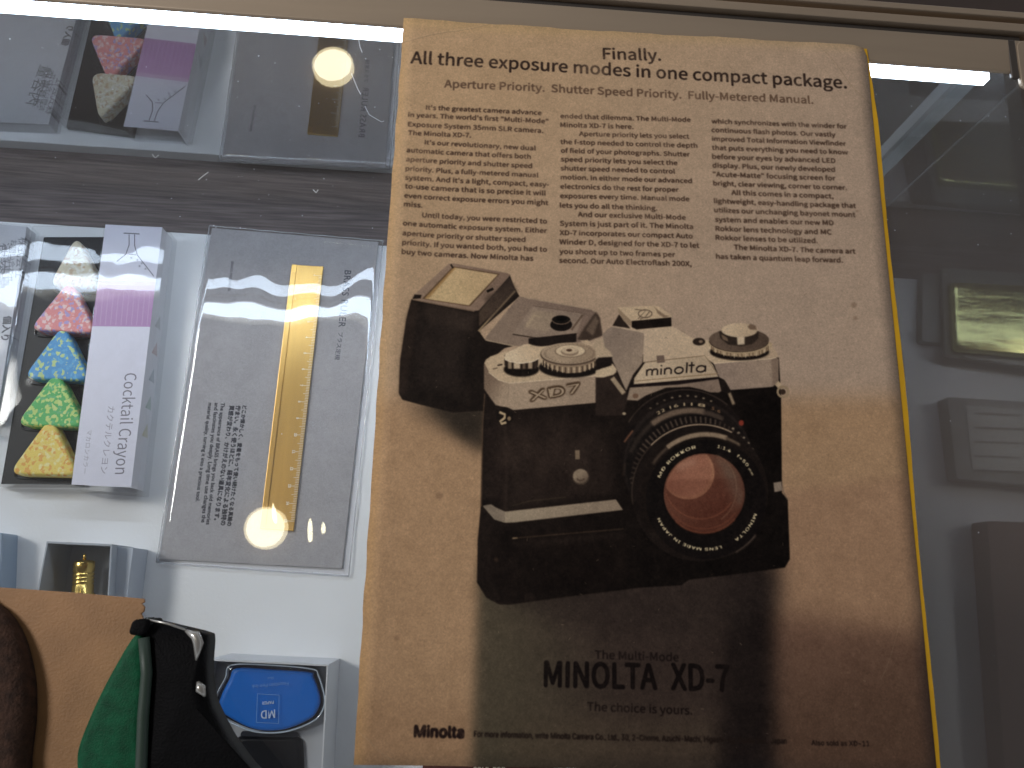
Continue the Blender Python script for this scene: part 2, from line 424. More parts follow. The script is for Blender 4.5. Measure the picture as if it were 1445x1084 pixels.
# the far rail: an extrusion with two grooves along its top
def extrude_x(prof, x0, x1, name, m, miter=0):
    n = len(prof)
    vs = [W(x0, y, z) for y, z in prof] + [W(x1 + miter * (y), y, z) for y, z in prof]
    fs = [(i, (i + 1) % n, (i + 1) % n + n, i + n) for i in range(n)] + [tuple(range(n - 1, -1, -1)), tuple(range(n, 2 * n))]
    return MB().add(vs, fs).build(name, m, case, bevel=.03)
rail_prof = [(-.30, -.115), (-.28, -.05), (-.22, .0), (1.12, .04), (1.17, -.05), (1.18, -.5), (1.50, -.5), (1.52, .08), (1.86, .10),
             (1.88, -.25), (2.10, -.25), (2.12, .12), (2.36, .12), (2.42, 0), (2.9, -1.6), (1.6, -1.6), (1.55, -.75), (.75, -.74), (.74, -.115)]
extrude_x(rail_prof, -70, 34.1, 'far_rail', M_RAIL)
MB().box((-70, 1.19, -.49), (23.8, 1.49, -.22), W).build('rail_seal', M_GROOVE, case)
# end bracket and its pale cap; the side rail lies outside the picture
MB().box((23.1, -.55, -.11), (23.42, 1.15, .05), W).build('corner_bracket', mat('dark_bracket', (.10, .085, .075), .4, metal=.3), case, bevel=.06)
MB().prism(rpoly([W(23.44, -.95, 0)[:2], W(24.9, -.95, 0)[:2], W(24.9, 1.14, 0)[:2], W(23.44, 1.14, 0)[:2]], .35, 5), -.11, .06, .05, 2).build('corner_cap', M_RAIL, case)
MB().box((34.2, -62, -1.6), (36.5, 2.4, .06), W).build('side_rail', M_RAIL, case, bevel=.05)
MB().box((26.6, YG + .7, ZW), (26.68, YG + .78, -1.6), W).build('outer_strip', glassy('clear_strip', 1.5, 1.0, .2, (.9, .9, .9), haze=.10), case)  # thin strip added for a faint line outside the corner
# the light bar under the far rail
lb = MB().box((-69, 1.0, -1.5), (22.95, 1.5, -.76), W).build('light_bar', mat('light_bar_housing', (.75, .75, .76), .4), case, bevel=.05)
M_LED = emit('led_diffuser', (.70, .82, 1.0), 6.5)
MB().box((-68.5, -.06, -1.2), (22.8, .995, -.77), W).build('diffuser', M_LED, lb)

# ------------------------------------------------------------------ ceiling lamps, seen as round reflections in the glass top
M_LAMP = emit('lamp_disc', (1.0, .87, .60), 8.5)
M_BEZEL = emit('lamp_bezel_glow', (1.0, .84, .50), 4.2)
M_TRIM = mat('lamp_trim', (.8, .78, .74), .4)
for i, (px, py, rad, lab) in enumerate(((470, 93, 5.9, 'round downlight mirrored in the glass just below the light strip'),
                                        (375, 745, 5.2, 'round downlight mirrored in the glass over the lower end of the brass ruler'))):
    d = RC @ np.array([(px - 722.5) / F_PX, -(py - 542) / F_PX, -1.0]); Q = U(px, py, -.12)
    L = Q + np.array([d[0], d[1], -d[2]]) * (203 / -d[2])
    t = thing('ceiling_lamp', lab, 'ceiling lamp', L, 'ceiling downlights')
    ring = lambda r, z: [L + np.array([r * math.cos(a), r * math.sin(a), z]) for a in [2 * math.pi * k / 40 for k in range(40)]]
    MB().add(ring(rad, -.2) + ring(rad, .6), [tuple(range(39, -1, -1)), tuple(range(40, 80))] + [(k, (k + 1) % 40, (k + 1) % 40 + 40, k + 40) for k in range(40)]).build('lamp_disc', M_LAMP, t)
    MB().add(ring(rad, -.6) + ring(rad * 1.1, -.6) + ring(rad * 1.1, 1.9) + ring(rad, 1.9), [(k + a * 40, (k + 1) % 40 + a * 40, (k + 1) % 40 + ((a + 1) % 4) * 40, k + ((a + 1) % 4) * 40) for a in range(4) for k in range(40)]).build('bezel', M_BEZEL, t)

# ================================================================== THE MAGAZINE PAGE
K1 = lambda x, y: (540 + x / 2.853, 20 + y / 2.853)
K2 = lambda x, y: (860 + x / 2.853, 20 + y / 2.853)
K3 = lambda x, y: (540 + x / 4.015, 350 + y / 4.015)
K4 = lambda x, y: (840 + x / 4.817, 400 + y / 4.817)
K5 = lambda x, y: (660 + x / 3.7375, 580 + y / 3.7375)
K6 = lambda x, y: (840 + x / 3.613, 540 + y / 3.613)
K7 = lambda x, y: (500 + x / 3.6125, 840 + y / 3.6125)
K8 = lambda x, y: (860 + x / 3.01, 840 + y / 3.01)
PGW, PGH = 17.45, 25.4
P = Sheet(0.0, (0, 0), (1, 0), PGW, PGH, 76, (182, 154, 128))
# backdrop of the printed photograph, plus a shadow painted over its lower right
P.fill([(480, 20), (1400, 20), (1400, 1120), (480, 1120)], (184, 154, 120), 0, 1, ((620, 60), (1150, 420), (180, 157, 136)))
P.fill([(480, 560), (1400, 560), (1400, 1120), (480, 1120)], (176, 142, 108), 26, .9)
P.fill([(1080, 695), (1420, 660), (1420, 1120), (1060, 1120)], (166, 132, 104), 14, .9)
P.fill([(1060, 868), (1130, 868), (1200, 880), (1420, 905), (1420, 1130), (1060, 1130)], (116, 88, 72), 28, .95, ((1100, 880), (1150, 1060), (90, 68, 55)))  # shadow lying on the page, painted into its colour
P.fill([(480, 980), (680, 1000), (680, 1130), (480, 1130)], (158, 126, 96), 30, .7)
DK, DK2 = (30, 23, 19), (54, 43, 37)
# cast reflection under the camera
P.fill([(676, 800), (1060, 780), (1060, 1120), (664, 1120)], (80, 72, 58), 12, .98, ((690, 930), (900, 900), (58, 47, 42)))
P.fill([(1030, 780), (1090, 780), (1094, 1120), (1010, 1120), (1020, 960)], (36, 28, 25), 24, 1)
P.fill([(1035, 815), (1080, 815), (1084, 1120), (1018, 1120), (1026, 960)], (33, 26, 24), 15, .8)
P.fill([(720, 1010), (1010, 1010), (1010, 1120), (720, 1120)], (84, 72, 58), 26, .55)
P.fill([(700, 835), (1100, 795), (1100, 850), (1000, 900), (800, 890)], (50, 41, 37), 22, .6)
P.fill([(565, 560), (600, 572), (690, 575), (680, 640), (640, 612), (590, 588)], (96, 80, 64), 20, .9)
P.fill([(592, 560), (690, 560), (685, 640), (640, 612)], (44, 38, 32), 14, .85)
# --- the flash unit
P.fill([(581, 424), (574, 450), (565, 510), (563, 556), (568, 565), (590, 571), (640, 583), (686, 580), (684, 515), (712, 492), (728, 488), (684, 480), (676, 468), (733, 419), (725, 405), (719, 388), (675, 438)], DK, .8)
P.fill([(581, 424), (574, 450), (565, 510), (563, 556), (572, 560), (586, 470), (590, 432)], (52, 40, 33), 4, .6)
P.fill([(676, 440), (719, 391), (727, 410), (676, 462)], (74, 60, 49), 1.5, 1, ((690, 440), (722, 400), (52, 42, 36)))
P.fill([K3(*p) for p in ((172, 300), (170, 280), (375, 92), (400, 90), (705, 145), (722, 158), (545, 356), (520, 360))], (152, 128, 108), .8, 1, ((600, 410), (715, 395), (128, 106, 90)))
P.fill([K3(*p) for p in ((225, 293), (398, 108), (662, 150), (494, 334))], (88, 68, 50), .8)
P.fill([K3(*p) for p in ((240, 292), (408, 114), (652, 154), (488, 328))], (204, 178, 134), .8, 1, ((610, 420), (690, 390), (196, 168, 128)))
P.fill([K3(*p) for p in ((236, 292), (400, 114), (416, 116), (262, 290))], (160, 124, 78), 1.2, .8)
P.line([K3(590, 250), K3(627, 233)], 3.6, (24, 18, 15), .5)
P.fill([K3(*p) for p in ((170, 296), (182, 270), (222, 272), (216, 292))], (30, 22, 18), .8)
P.line([K3(172, 299), K3(520, 362)], 1.2, (126, 104, 84), .5)
P.line([K3(385, 96), K3(400, 118)], 2.5, (40, 32, 26), .5)
P.line([K3(542, 474), K3(750, 246)], 2.6, (150, 128, 98), .6)
P.fill([K3(*p) for p in ((580, 520), (590, 500), (770, 278), (800, 282), (1180, 350), (1212, 368), (1228, 400), (1245, 500), (1150, 535), (830, 560), (745, 556))], (140, 121, 104), .8, 1, ((700, 480), (830, 440), (128, 108, 94)))
P.line([K3(800, 284), K3(1180, 352), K3(1212, 372)], 1.2, (172, 150, 126), .5)
P.line([K3(582, 524), K3(745, 558)], 1.5, (176, 154, 128), .5)
P.fill([K3(*p) for p in ((1100, 520), (1130, 470), (1205, 366), (1228, 400), (1243, 500), (1150, 535))], (58, 46, 38), 2, .9)
P.fill([K3(*p) for p in ((1150, 470), (1205, 385), (1222, 420), (1190, 500))], (150, 128, 108), 2, .5)
P.fill([K3(*p) for p in ((735, 490), (850, 330), (1135, 374), (1098, 488), (880, 514))], (148, 129, 112), .8, .9)
P.line([K3(735, 491), K3(880, 514), K3(1098, 488)], 1.6, (58, 46, 38), .5)
P.line([K3(850, 331), K3(1135, 375)], 1, (112, 94, 80), .5)
P.fill([K3(*p) for p in ((805, 455), (850, 352), (985, 372), (935, 480))], (166, 146, 122), 3, .6)
P.line([K3(812, 448), K3(858, 385), K3(900, 392)], 3, (184, 163, 134), 1.6, .7)
P.line([K3(1132, 382), K3(1068, 468)], 2.6, (98, 80, 66), .8)
P.ell(*K3(1010, 438), 15.5, 9.0, (20, 15, 13), .7)
P.ell(*K3(1010, 410), 13.0, 6.2, (22, 17, 14), .7)
P.arc(*K3(1010, 412), 12.2, 5.6, 185, 355, 1.2, (118, 98, 82), .4)
P.ell(*K3(1012, 405), 7.5, 3.4, (8, 6, 5), .5)
P.fill([K3(*p) for p in ((826, 515), (880, 509), (1096, 487), (1096, 535), (900, 562), (826, 548))], (28, 21, 18), .9)
P.fill([(584, 440), (660, 452), (650, 560), (590, 545)], (48, 39, 34), 14, .7)
P.fill([(600, 430), (672, 444), (668, 470), (604, 455)], (60, 49, 42), 6, .6)
P.fill([(684, 420), (722, 398), (730, 412), (690, 455)], (70, 57, 48), 4, .6)
# --- camera silhouette
BODY = [(684, 506), (681, 600), (678, 720), (674, 762), (673, 822), (686, 843), (704, 853), (720, 853), (800, 842), (905, 829), (960, 826), (972, 818), (1040, 810), (1106, 801), (1113, 789), (1110, 705), (1102, 696), (1101, 560), (1098, 505), (860, 500)]
P.fill(BODY, (34, 26, 22), .9, 1, ((700, 600), (1000, 800), (17, 12, 10)))
P.fill([K5(*p) for p in ((200, 60), (560, 20), (760, 200), (780, 440), (230, 500))], (46, 36, 31), 12, .8)
P.fill([K5(*p) for p in ((90, 90), (200, 60), (215, 500), (100, 470))], (38, 29, 25), 6, .8)
P.line([(684, 556), (681, 600), (679, 715)], 1.6, (98, 78, 60), .9, .8)
P.fill([K5(*p) for p in ((80, 640), (800, 600), (860, 900), (240, 990), (90, 900))], (24, 17, 14), 14, .8)
P.line([K5(235, 672), K5(820, 622)], 1.4, (88, 70, 54), .9, .7)
P.line([K5(235, 672), K5(262, 670)], 2.2, (128, 108, 84), .6)
P.line([K5(235, 500), K5(330, 475), K5(520, 455)], 1.2, (88, 76, 56), 1, .5)
P.fill([K5(*p) for p in ((80, 502), (122, 494), (150, 512), (195, 532), (780, 467), (817, 522), (240, 589), (195, 590), (140, 572))], (165, 149, 126), .8, 1, ((690, 730), (880, 710), (150, 132, 112)))
P.fill([K5(*p) for p in ((80, 502), (122, 494), (150, 512), (195, 532), (196, 588), (140, 572))], (134, 120, 104), 1, .8)
P.line([K5(577, 208), K5(578, 256)], 6.4, (162, 140, 112), .6)
P.ell(*K5(595, 348), 12, 11.6, (72, 60, 50), .8)
P.ell(*K5(594, 345), 10.6, 10.2, (176, 156, 130), .7, 1, 0, ((815, 664), (826, 682), (104, 88, 74)))
P.arc(*K5(594, 345), 6, 6, 210, 330, 2, (86, 70, 58), .8)
for k in range(9):      # pale mottling of the leatherette
    a_ = k * 1.7; P.fill([K5(200 + 55 * k + 60 * math.cos(a_ + t), 230 + 60 * math.sin(a_ * 1.3) + 90 * math.sin(t)) for t in [i * .7 for i in range(9)]], (66, 53, 46), 9, .28)
P.line([K5(196, 70), K5(205, 300), K5(198, 525)], 3, (60, 48, 41), 3, .7)
P.line([K5(100, 640), K5(110, 900)], 6, (40, 31, 27), 5, .7); P.line([K5(240, 705), K5(830, 655)], 8, (42, 33, 28), 5, .6)
# left top plate
TP, TF = (200, 176, 144), (178, 156, 132)
P.fill([K3(*p) for p in ((575, 655), (585, 635), (610, 617), (690, 590), (900, 560), (1210, 545), (1325, 690), (1312, 718), (715, 768), (655, 748), (600, 705))], TP, .8, 1, ((690, 520), (860, 510), (200, 176, 146)))
P.fill([K3(*p) for p in ((715, 768), (1318, 714), (1262, 762), (1236, 876), (740, 920), (706, 905))], TF, .8, 1, ((720, 570), (850, 540), (168, 146, 124)))
P.fill([K3(*p) for p in ((574, 655), (600, 705), (655, 748), (716, 768), (708, 908), (640, 892), (605, 845), (574, 800))], (128, 108, 90), .9, 1, ((684, 540), (716, 560), (176, 154, 130)))
P.line([K3(600, 706), K3(655, 749), K3(716, 768), K3(1312, 718)], 1.2, (226, 204, 172), .5)
P.line([K3(650, 668), K3(678, 662)], 2, (58, 46, 38), .6); P.line([K3(624, 688), K3(650, 682)], 1.4, (108, 90, 74), .6)
# shutter knob
P.ell(*K3(785, 690), 25, 10.5, (24, 18, 15), 1.6)
P.fill([K3(*p) for p in ((688, 610), (880, 610), (880, 668), (850, 685), (785, 694), (720, 685), (690, 668))], (46, 36, 30), .9)
for x, w_, c_ in ((720, 5, (158, 138, 112)), (760, 9, (200, 178, 148)), (800, 4, (110, 92, 76)), (835, 6, (170, 148, 122)), (865, 3, (60, 48, 40))):
    P.line([K3(x, 640), K3(x, 686)], w_, c_, 1.1)
P.fill([K3(*p) for p in ((686, 622), (700, 598), (800, 548), (830, 546), (905, 576), (884, 628), (850, 645), (785, 655), (720, 645), (692, 634))], (222, 200, 168), .8, 1, ((720, 510), (755, 490), (204, 180, 148)))
P.line([K3(692, 634), K3(720, 646), K3(785, 656), K3(850, 646), K3(884, 628)], 1.2, (240, 220, 190), .5)
# mode dial
P.ell(*K3(1060, 678), 44, 15, (26, 20, 17), 1.6)
P.fill([K3(*p) for p in ((893, 612), (910, 650), (960, 688), (1040, 712), (1120, 708), (1190, 680), (1218, 650), (1222, 612))], (150, 128, 104), .8)
for k in range(26):
    a = math.radians(198 + k * 144 / 25); x = 1058 + 163 * math.cos(a); y = 612 - 66 * math.sin(a)
    P.line([K3(x, y), K3(x + 1, y + 34)], 1.5, (64, 50, 40) if k % 2 else (212, 188, 154), .45, .9)
P.ell(*K3(1058, 604), 41.5, 15.8, (86, 70, 58), .7)
P.ell(*K3(1057, 599), 40, 15, (178, 156, 130), .7, 1, 0, ((770, 510), (840, 490), (160, 138, 114)))
for k in range(40):
    a = 2 * math.pi * k / 40
    P.line([K3(1057 + 146 * math.cos(a), 600 + 54 * math.sin(a)), K3(1057 + 132 * math.cos(a), 600 + 49 * math.sin(a))], .9, (98, 80, 66), .5, .6)
P.ell(*K3(1062, 588), 22, 8.8, (132, 112, 92), .7); P.ell(*K3(1062, 586), 20.5, 8, (214, 192, 160), .7)
P.ell(*K3(1059, 590), 12.5, 6.2, (150, 128, 106), .7); P.ell(*K3(1059, 582), 11.5, 5, (200, 178, 148), .6); P.ell(*K3(1055, 582), 4.2, 1.9, (84, 62, 48), .6)
P.fill([K3(*p) for p in ((1115, 528), (1160, 524), (1178, 540), (1150, 552))], (196, 172, 142), 1)
# lever block beside prism
P.fill([K3(*p) for p in ((1180, 560), (1200, 520), (1250, 515), (1300, 600), (1290, 630), (1235, 618))], (188, 165, 138), 1.2)
P.fill([K3(*p) for p in ((1210, 625), (1300, 622), (1304, 655), (1240, 672), (1205, 655))], (28, 22, 18), 1.5)
# model name in outlined letters, and a helper for the thin round maker's name
def stroke_text(sh, strokes, A, B, h, slant, wd, col, blur=.5, skew=(0, -1)):
    A, B = np.array(A, float), np.array(B, float); d = (B - A)
    for st in strokes:
        sh.line([tuple(A + d * x + np.array([slant * y * h, -y * h])) for x, y in st], wd, col, blur)
P.text('XD7', (748, 566.5), (820, 553.5), (84, 66, 50), INTER, .05, .50, .5, 1, 1.0)
P.text('XD7', (749, 566), (819, 554), (178, 156, 130), INTER, 0, .47, .35, 1, 1.0)
# strap lug left
P.ell(*K3(690, 955), 11.5, 13, (26, 20, 17), 1)
P.line([K3(660, 932), K3(692, 945), K3(690, 965), K3(665, 985), K3(672, 998), K3(700, 990)], 3.4, (196, 172, 136), .8)
P.ell(*K3(716, 968), 2.6, 3, (140, 118, 92), .6)
# prism, top and right plates
P.fill([K4(*p) for p in ((640, 372), (760, 392), (1180, 400), (1235, 480), (1240, 505), (1190, 515), (800, 550), (700, 480))], (206, 182, 150), .9, 1, ((1000, 490), (1095, 500), (188, 164, 136)))
P.fill([K4(*p) for p in ((110, 300), (170, 302), (515, 296), (640, 366), (770, 450), (802, 548), (740, 496), (320, 541), (325, 345))], (198, 175, 148), 1, 1, ((880, 470), (980, 490), (206, 182, 152)))
P.fill([K4(*p) for p in ((45, 352), (78, 318), (112, 299), (325, 343), (328, 380), (316, 545), (252, 626), (206, 735), (130, 560), (60, 430))], (146, 128, 112), 1, 1, ((870, 480), (905, 520), (164, 144, 124)))
P.fill([K4(*p) for p in ((800, 549), (1190, 515), (1228, 508), (1240, 520), (1240, 668), (1200, 706), (910, 729), (872, 660), (835, 640))], (154, 134, 118), .9, 1, ((1010, 540), (1095, 520), (168, 146, 126)))
P.fill([K4(*p) for p in ((1190, 516), (1240, 505), (1240, 668), (1202, 704))], (126, 106, 90), 2, .7)
P.line([K4(800, 549), K4(1190, 515), K4(1225, 506)], 1.2, (226, 202, 170), .5)
# hot shoe
P.fill([K4(*p) for p in ((158, 215), (235, 312), (114, 292))], (44, 34, 28), .8)
P.fill([K4(*p) for p in ((150, 165), (170, 168), (395, 156), (430, 165), (515, 222), (512, 240), (400, 246), (245, 262), (240, 300), (275, 318), (200, 262), (158, 200))], (202, 178, 146), .8)
P.fill([K4(*p) for p in ((152, 170), (168, 190), (244, 262), (242, 302), (272, 318), (190, 262), (156, 205))], (150, 128, 104), .8, .9)
P.fill([K4(*p) for p in ((244, 261), (400, 247), (512, 236), (514, 297), (276, 318), (244, 303))], (26, 19, 16), .8)
P.fill([K4(*p) for p in ((395, 158), (425, 190), (470, 222), (505, 228), (460, 238), (420, 210))], (120, 98, 80), 1.2, .8)
P.arc(*K4(335, 212), 9.5, 5.5, 0, 360, 1.5, (110, 92, 76), .5); P.line([K4(268, 182), K4(340, 190), K4(300, 232), K4(288, 246)], 1.4, (116, 98, 80), .5)
P.line([K4(370, 190), K4(335, 236), K4(300, 248)], 1.3, (116, 98, 80), .5)
# name plate
P.fill([K4(*p) for p in ((335, 541), (740, 495), (795, 560), (832, 640), (258, 692), (262, 648))], (206, 184, 154), .8, 1, ((900, 530), (1000, 520), (190, 168, 140)))
P.fill([K4(*p) for p in ((412, 496), (462, 492), (470, 540), (416, 546))], (112, 94, 82), .8)
P.line([K4(335, 541), K4(740, 496), K4(826, 622)], 1, (140, 118, 94), .4)
P.line([K4(264, 668), K4(828, 618)], .9, (138, 112, 84), .4)
P.fill([K4(*p) for p in ((243, 700), (245, 690), (540, 668), (830, 640), (832, 652), (560, 690), (246, 712))], (28, 20, 20), .7)
# "minolta" in thin round letters
MINO = [[(0, 0), (0, .62)], [(0, .45), (.03, .6), (.07, .6), (.09, .45), (.09, 0)], [(.09, .45), (.12, .6), (.16, .6), (.18, .45), (.18, 0)],
        [(.24, 0), (.24, .62)], [(.24, .84), (.24, .95)], [(.30, 0), (.30, .62)], [(.30, .42), (.33, .6), (.38, .6), (.41, .42), (.41, 0)],
        [(.54 + .07 * math.cos(t), .31 + .31 * math.sin(t)) for t in [2 * math.pi * i / 16 for i in range(17)]],
        [(.67, 0), (.67, 1.05)], [(.75, 0), (.75, 1.05)], [(.70, .72), (.80, .72)],
        [(.91 + .075 * math.cos(t), .31 + .31 * math.sin(t)) for t in [2 * math.pi * i / 16 for i in range(17)]], [(.985, 0), (.985, .62)]]
stroke_text(P, MINO, K4(345, 632), K4(748, 604), 14.2, .06, 2.3, (38, 30, 28), .45)
# mount plate and the gap on its left
P.fill([K4(*p) for p in ((0, 640), (52, 640), (135, 600), (205, 730), (218, 795), (180, 900), (0, 900))], (46, 36, 31), 1.2)
P.fill([K4(*p) for p in ((232, 712), (560, 692), (832, 654), (852, 735), (835, 745), (770, 745), (640, 708), (480, 712), (340, 765), (285, 800), (212, 795))], (156, 136, 116), .9, 1, ((900, 555), (1000, 545), (140, 120, 104)))
P.ell(*K4(270, 768), 4.2, 3.6, (116, 90, 72), .8)
P.line([K4(112, 645), K4(192, 752)], 6.5, (168, 148, 122), .9)
P.fill([K4(*p) for p in ((0, 412), (50, 425), (100, 470), (118, 505), (0, 520))], (188, 166, 138), 1.2)
P.fill([K4(*p) for p in ((0, 530), (18, 508), (112, 503), (108, 572), (0, 590))], (30, 23, 20), 1.2)
P.fill([K4(*p) for p in ((0, 596), (112, 560), (142, 605), (118, 625), (50, 642), (0, 640))], (206, 184, 152), 1)
P.fill([K4(*p) for p in ((838, 655), (880, 672), (920, 740), (948, 830), (930, 842), (900, 760), (852, 735))], (30, 23, 20), 1.2)
P.line([K4(905, 748), K4(935, 826)], 4.2, (150, 130, 106), 1.2)
# rewind knob right
P.ell(*K4(975, 470), 42, 12, (28, 21, 18), 1.6)
P.fill([K4(*p) for p in ((765, 395), (768, 430), (800, 468), (880, 495), (990, 505), (1110, 492), (1180, 455), (1202, 415), (1180, 400))], (180, 156, 124), .8)
for k in range(22):
    a = math.radians(195 + k * 150 / 21); x = 978 + 208 * math.cos(a); y = 398 - 84 * math.sin(a)
    P.line([K4(x, y), K4(x + 1, y + 30)], 1.4, (96, 76, 58) if k % 3 else (214, 190, 156), .6, .8)
P.ell(*K4(972, 388), 42.5, 16.2, (108, 90, 76), .8, 1, 0, ((1000, 480), (1080, 480), (88, 72, 60)))
P.arc(*K4(972, 392), 42, 16, 185, 350, 1, (52, 41, 34), .5)
P.fill([K4(*p) for p in ((835, 330), (845, 378), (900, 420), (985, 432), (1065, 415), (1105, 375), (1105, 330))], (52, 42, 35), 1)
P.fill([K4(*p) for p in ((958, 365), (1010, 362), (1010, 418), (962, 422))], (216, 194, 164), 1.4)
P.fill([K4(*p) for p in ((850, 350), (890, 372), (900, 400), (862, 385))], (128, 106, 86), 1.5)
P.ell(*K4(975, 322), 25.5, 10, (214, 190, 158), .8, 1, 0, ((1020, 465), (1065, 470), (196, 172, 142)))
P.fill([K4(*p) for p in ((1030, 300), (1048, 278), (1085, 290), (1095, 318), (1050, 318))], (120, 98, 80), 1.2)
P.ell(*K4(700, 401), 9, 5.4, (44, 34, 28), .9); P.ell(*K4(712, 400), 3, 2.2, (128, 106, 88), .8)
# right lug
P.fill([K4(*p) for p in ((1215, 690), (1240, 665), (1262, 690), (1240, 720))], (196, 172, 140), .9)
P.arc(*K4(1270, 740), 7.4, 7.2, 0, 360, 3.2, (160, 138, 110), .6); P.ell(*K4(1270, 740), 4, 4, (60, 46, 36), .7)
# --- the lens
def le(cx, cy, rx, ry, c, blur=1, alpha=1, grad=None): P.ell(*K6(cx, cy), rx / 3.613, ry / 3.613, c, blur, alpha, 0, grad)
def la(cx, cy, r, a0, a1, w_, c, blur=.8, alpha=1): P.arc(*K6(cx, cy), r / 3.613, r / 3.613, a0, a1, w_, c, blur, alpha)
le(455, 372, 328, 345, (25, 19, 17), 1.2)
la(455, 372, 333, 50, 150, 1.4, (84, 70, 60), 1, .7)
for k in range(9):
    a = math.radians(66 + 7.6 * k); P.ell(*K6(462 + 305 * math.cos(a), 385 - 315 * math.sin(a)), 1.9, 1.3, (158, 140, 116), .9, .5 if k > 5 else .8)
le(472, 420, 330, 335, (38, 31, 28), 1.6); le(478, 436, 325, 330, (25, 20, 18), 1.6)
for k, t in enumerate('22 16 11 8 5.6'.split()):
    a0 = 122 - k * 13
    P.textarc(t, *K6(480, 430), 88, a0, a0 - 6 - len(t), 6, (186, 164, 130) if k < 4 else (120, 90, 66), None, .01, .5)
la(486, 470, 325, 78, 128, 8, (128, 108, 90), 2.2, .9); la(486, 470, 322, 60, 80, 7, (84, 70, 60), 2.5, .8); la(486, 470, 326, 128, 160, 6, (62, 52, 45), 2.4, .7)
le(505, 500, 330, 332, (26, 20, 18), 1)
for k in range(34):
    a = math.radians(30 + 4.6 * k); c_ = (92, 78, 66) if 70 < 30 + 4.6 * k < 150 else (66, 55, 47)
    P.line([K6(505 + 326 * math.cos(a), 500 - 326 * math.sin(a)), K6(510 + 300 * math.cos(a), 508 - 300 * math.sin(a))], 2.3, c_, .8, .85)
for k in range(5):
    a = math.radians(56 - 6.5 * k); P.ell(*K6(520 + 318 * math.cos(a), 500 - 318 * math.sin(a)), 2, 1.6, (168, 150, 126), .9, .8)
P.ell(*K6(740, 208), 3.6, 4, (136, 56, 42), 1)
le(530, 560, 346, 352, (30, 23, 20), .8)
la(530, 562, 346, 62, 136, 2.0, (162, 140, 116), .7); la(530, 562, 345, 136, 190, 1.4, (84, 70, 58), 1, .7)
le(548, 575, 326, 324, (28, 21, 18), 1.5)
la(558, 582, 316, 70, 128, 6.5, (158, 136, 112), 1.4, .95); la(558, 582, 314, 56, 72, 4, (118, 100, 82), 1.6, .8); la(558, 582, 314, 128, 148, 4, (100, 84, 70), 2, .7)
la(558, 578, 316, -62, -38, 7, (88, 74, 64), 2, .9); la(558, 578, 316, -76, -62, 4, (54, 44, 38), 2, .9)
le(562, 596, 306, 303, (20, 15, 14), 1)
LT = (226, 208, 166)
cx, cy = K6(562, 585)
P.textarc('MD ROKKOR', cx, cy, 73, 157, 102, 8, LT, INTER, .018, .45)
P.textarc('1:1.4', cx, cy, 74, 77.5, 62, 8, LT, INTER, .018, .45); P.textarc('f=50', cx, cy, 74, 53.5, 37, 8, LT, INTER, .018, .45); P.textarc('mm', cx, cy, 73, 34, 25.5, 6, LT, INTER, .015, .45)
P.textarc('MINOLTA', cx, cy, 74, -19, -56, 8, LT, INTER, .018, .45)
P.textarc('LENS MADE IN JAPAN', cx, cy, 74, -73, -156, 7.5, LT, INTER, .018, .45)
le(554, 565, 214, 211, (13, 9, 8), 1)
le(552, 566, 206, 203, (116, 76, 60), .9, 1, ((960, 640), (1030, 740), (88, 50, 38)))
G = lambda r_: r_
def lens_clip(pts, c, blur, alpha, grad=None):
    cx0, cy0 = 552, 566; out = []
    for x, y in pts:
        d = math.hypot(x - cx0, y - cy0); f = min(1, 196 / d) if d else 1
        out.append(K6(cx0 + (x - cx0) * f, cy0 + (y - cy0) * f))
    P.fill(out, c, blur, alpha, grad)
circ = lambda x, y, r, a0=0, a1=360, n=40: [(x + r * math.cos(math.radians(a0 + (a1 - a0) * i / n)), y - r * math.sin(math.radians(a0 + (a1 - a0) * i / n))) for i in range(n + 1)]
lens_clip([(600, 365), (690, 400), (750, 470), (755, 570), (740, 640), (690, 560), (640, 430)], (108, 88, 74), 7, .8)
lens_clip(circ(470, 505, 290, -60, 60) + [(740, 720)], (128, 98, 80), 6, .25)
lens_clip(circ(470, 462, 134), (196, 142, 108), 1, .7); lens_clip(circ(462, 455, 128), (148, 98, 78), 2.5, .95, ((950, 650), (1000, 700), (166, 114, 90)))
lens_clip(circ(540, 480, 215, 180, 360), (84, 42, 32), 3, .25)
P.arc(*K6(535, 500), 52, 54, 200, 325, 1.4, (150, 92, 68), 1, .55); P.arc(*K6(550, 540), 56, 57, 215, 320, 1.2, (142, 82, 60), 1, .5)
P.arc(*K6(560, 540), 43, 50, -60, 70, 1.3, (148, 116, 92), 1, .45)
P.arc(*K6(552, 566), 56.5, 56, 225, 320, 2.2, (160, 92, 64), 1.4, .45)
lens_clip([(400, 440), (440, 395), (520, 385), (500, 420), (430, 450)], (186, 146, 122), 6, .45)
P.line([K6(145, 305), K6(190, 245)], 2.6, (120, 82, 62), 1.2, .9); P.ell(*K6(145, 160), 2.6, 2, (186, 166, 136), .9)
P.line([K6(150, 410), K6(140, 480)], 2, (74, 58, 46), 2, .6)
P.fill([K6(*p) for p in ((903, 512), (942, 505), (948, 552), (908, 560))], (142, 126, 110), .9)
P.line([K6(945, 505), K6(955, 560), K6(975, 600)], 1.6, (120, 102, 86), .8, .8)
# --- halftone softness and mottling of the printed photograph
P.soften(.9)
P.a += (2.4 * P.cloud(((3, 1), (8, .9), (22, .8), (60, .7)), 21))[..., None] * np.array([1, .86, .74], np.float32)
P.ink = np.clip(.93 + .10 * P.cloud(((4, .8), (14, .6), (70, .9)), 8), .62, 1)
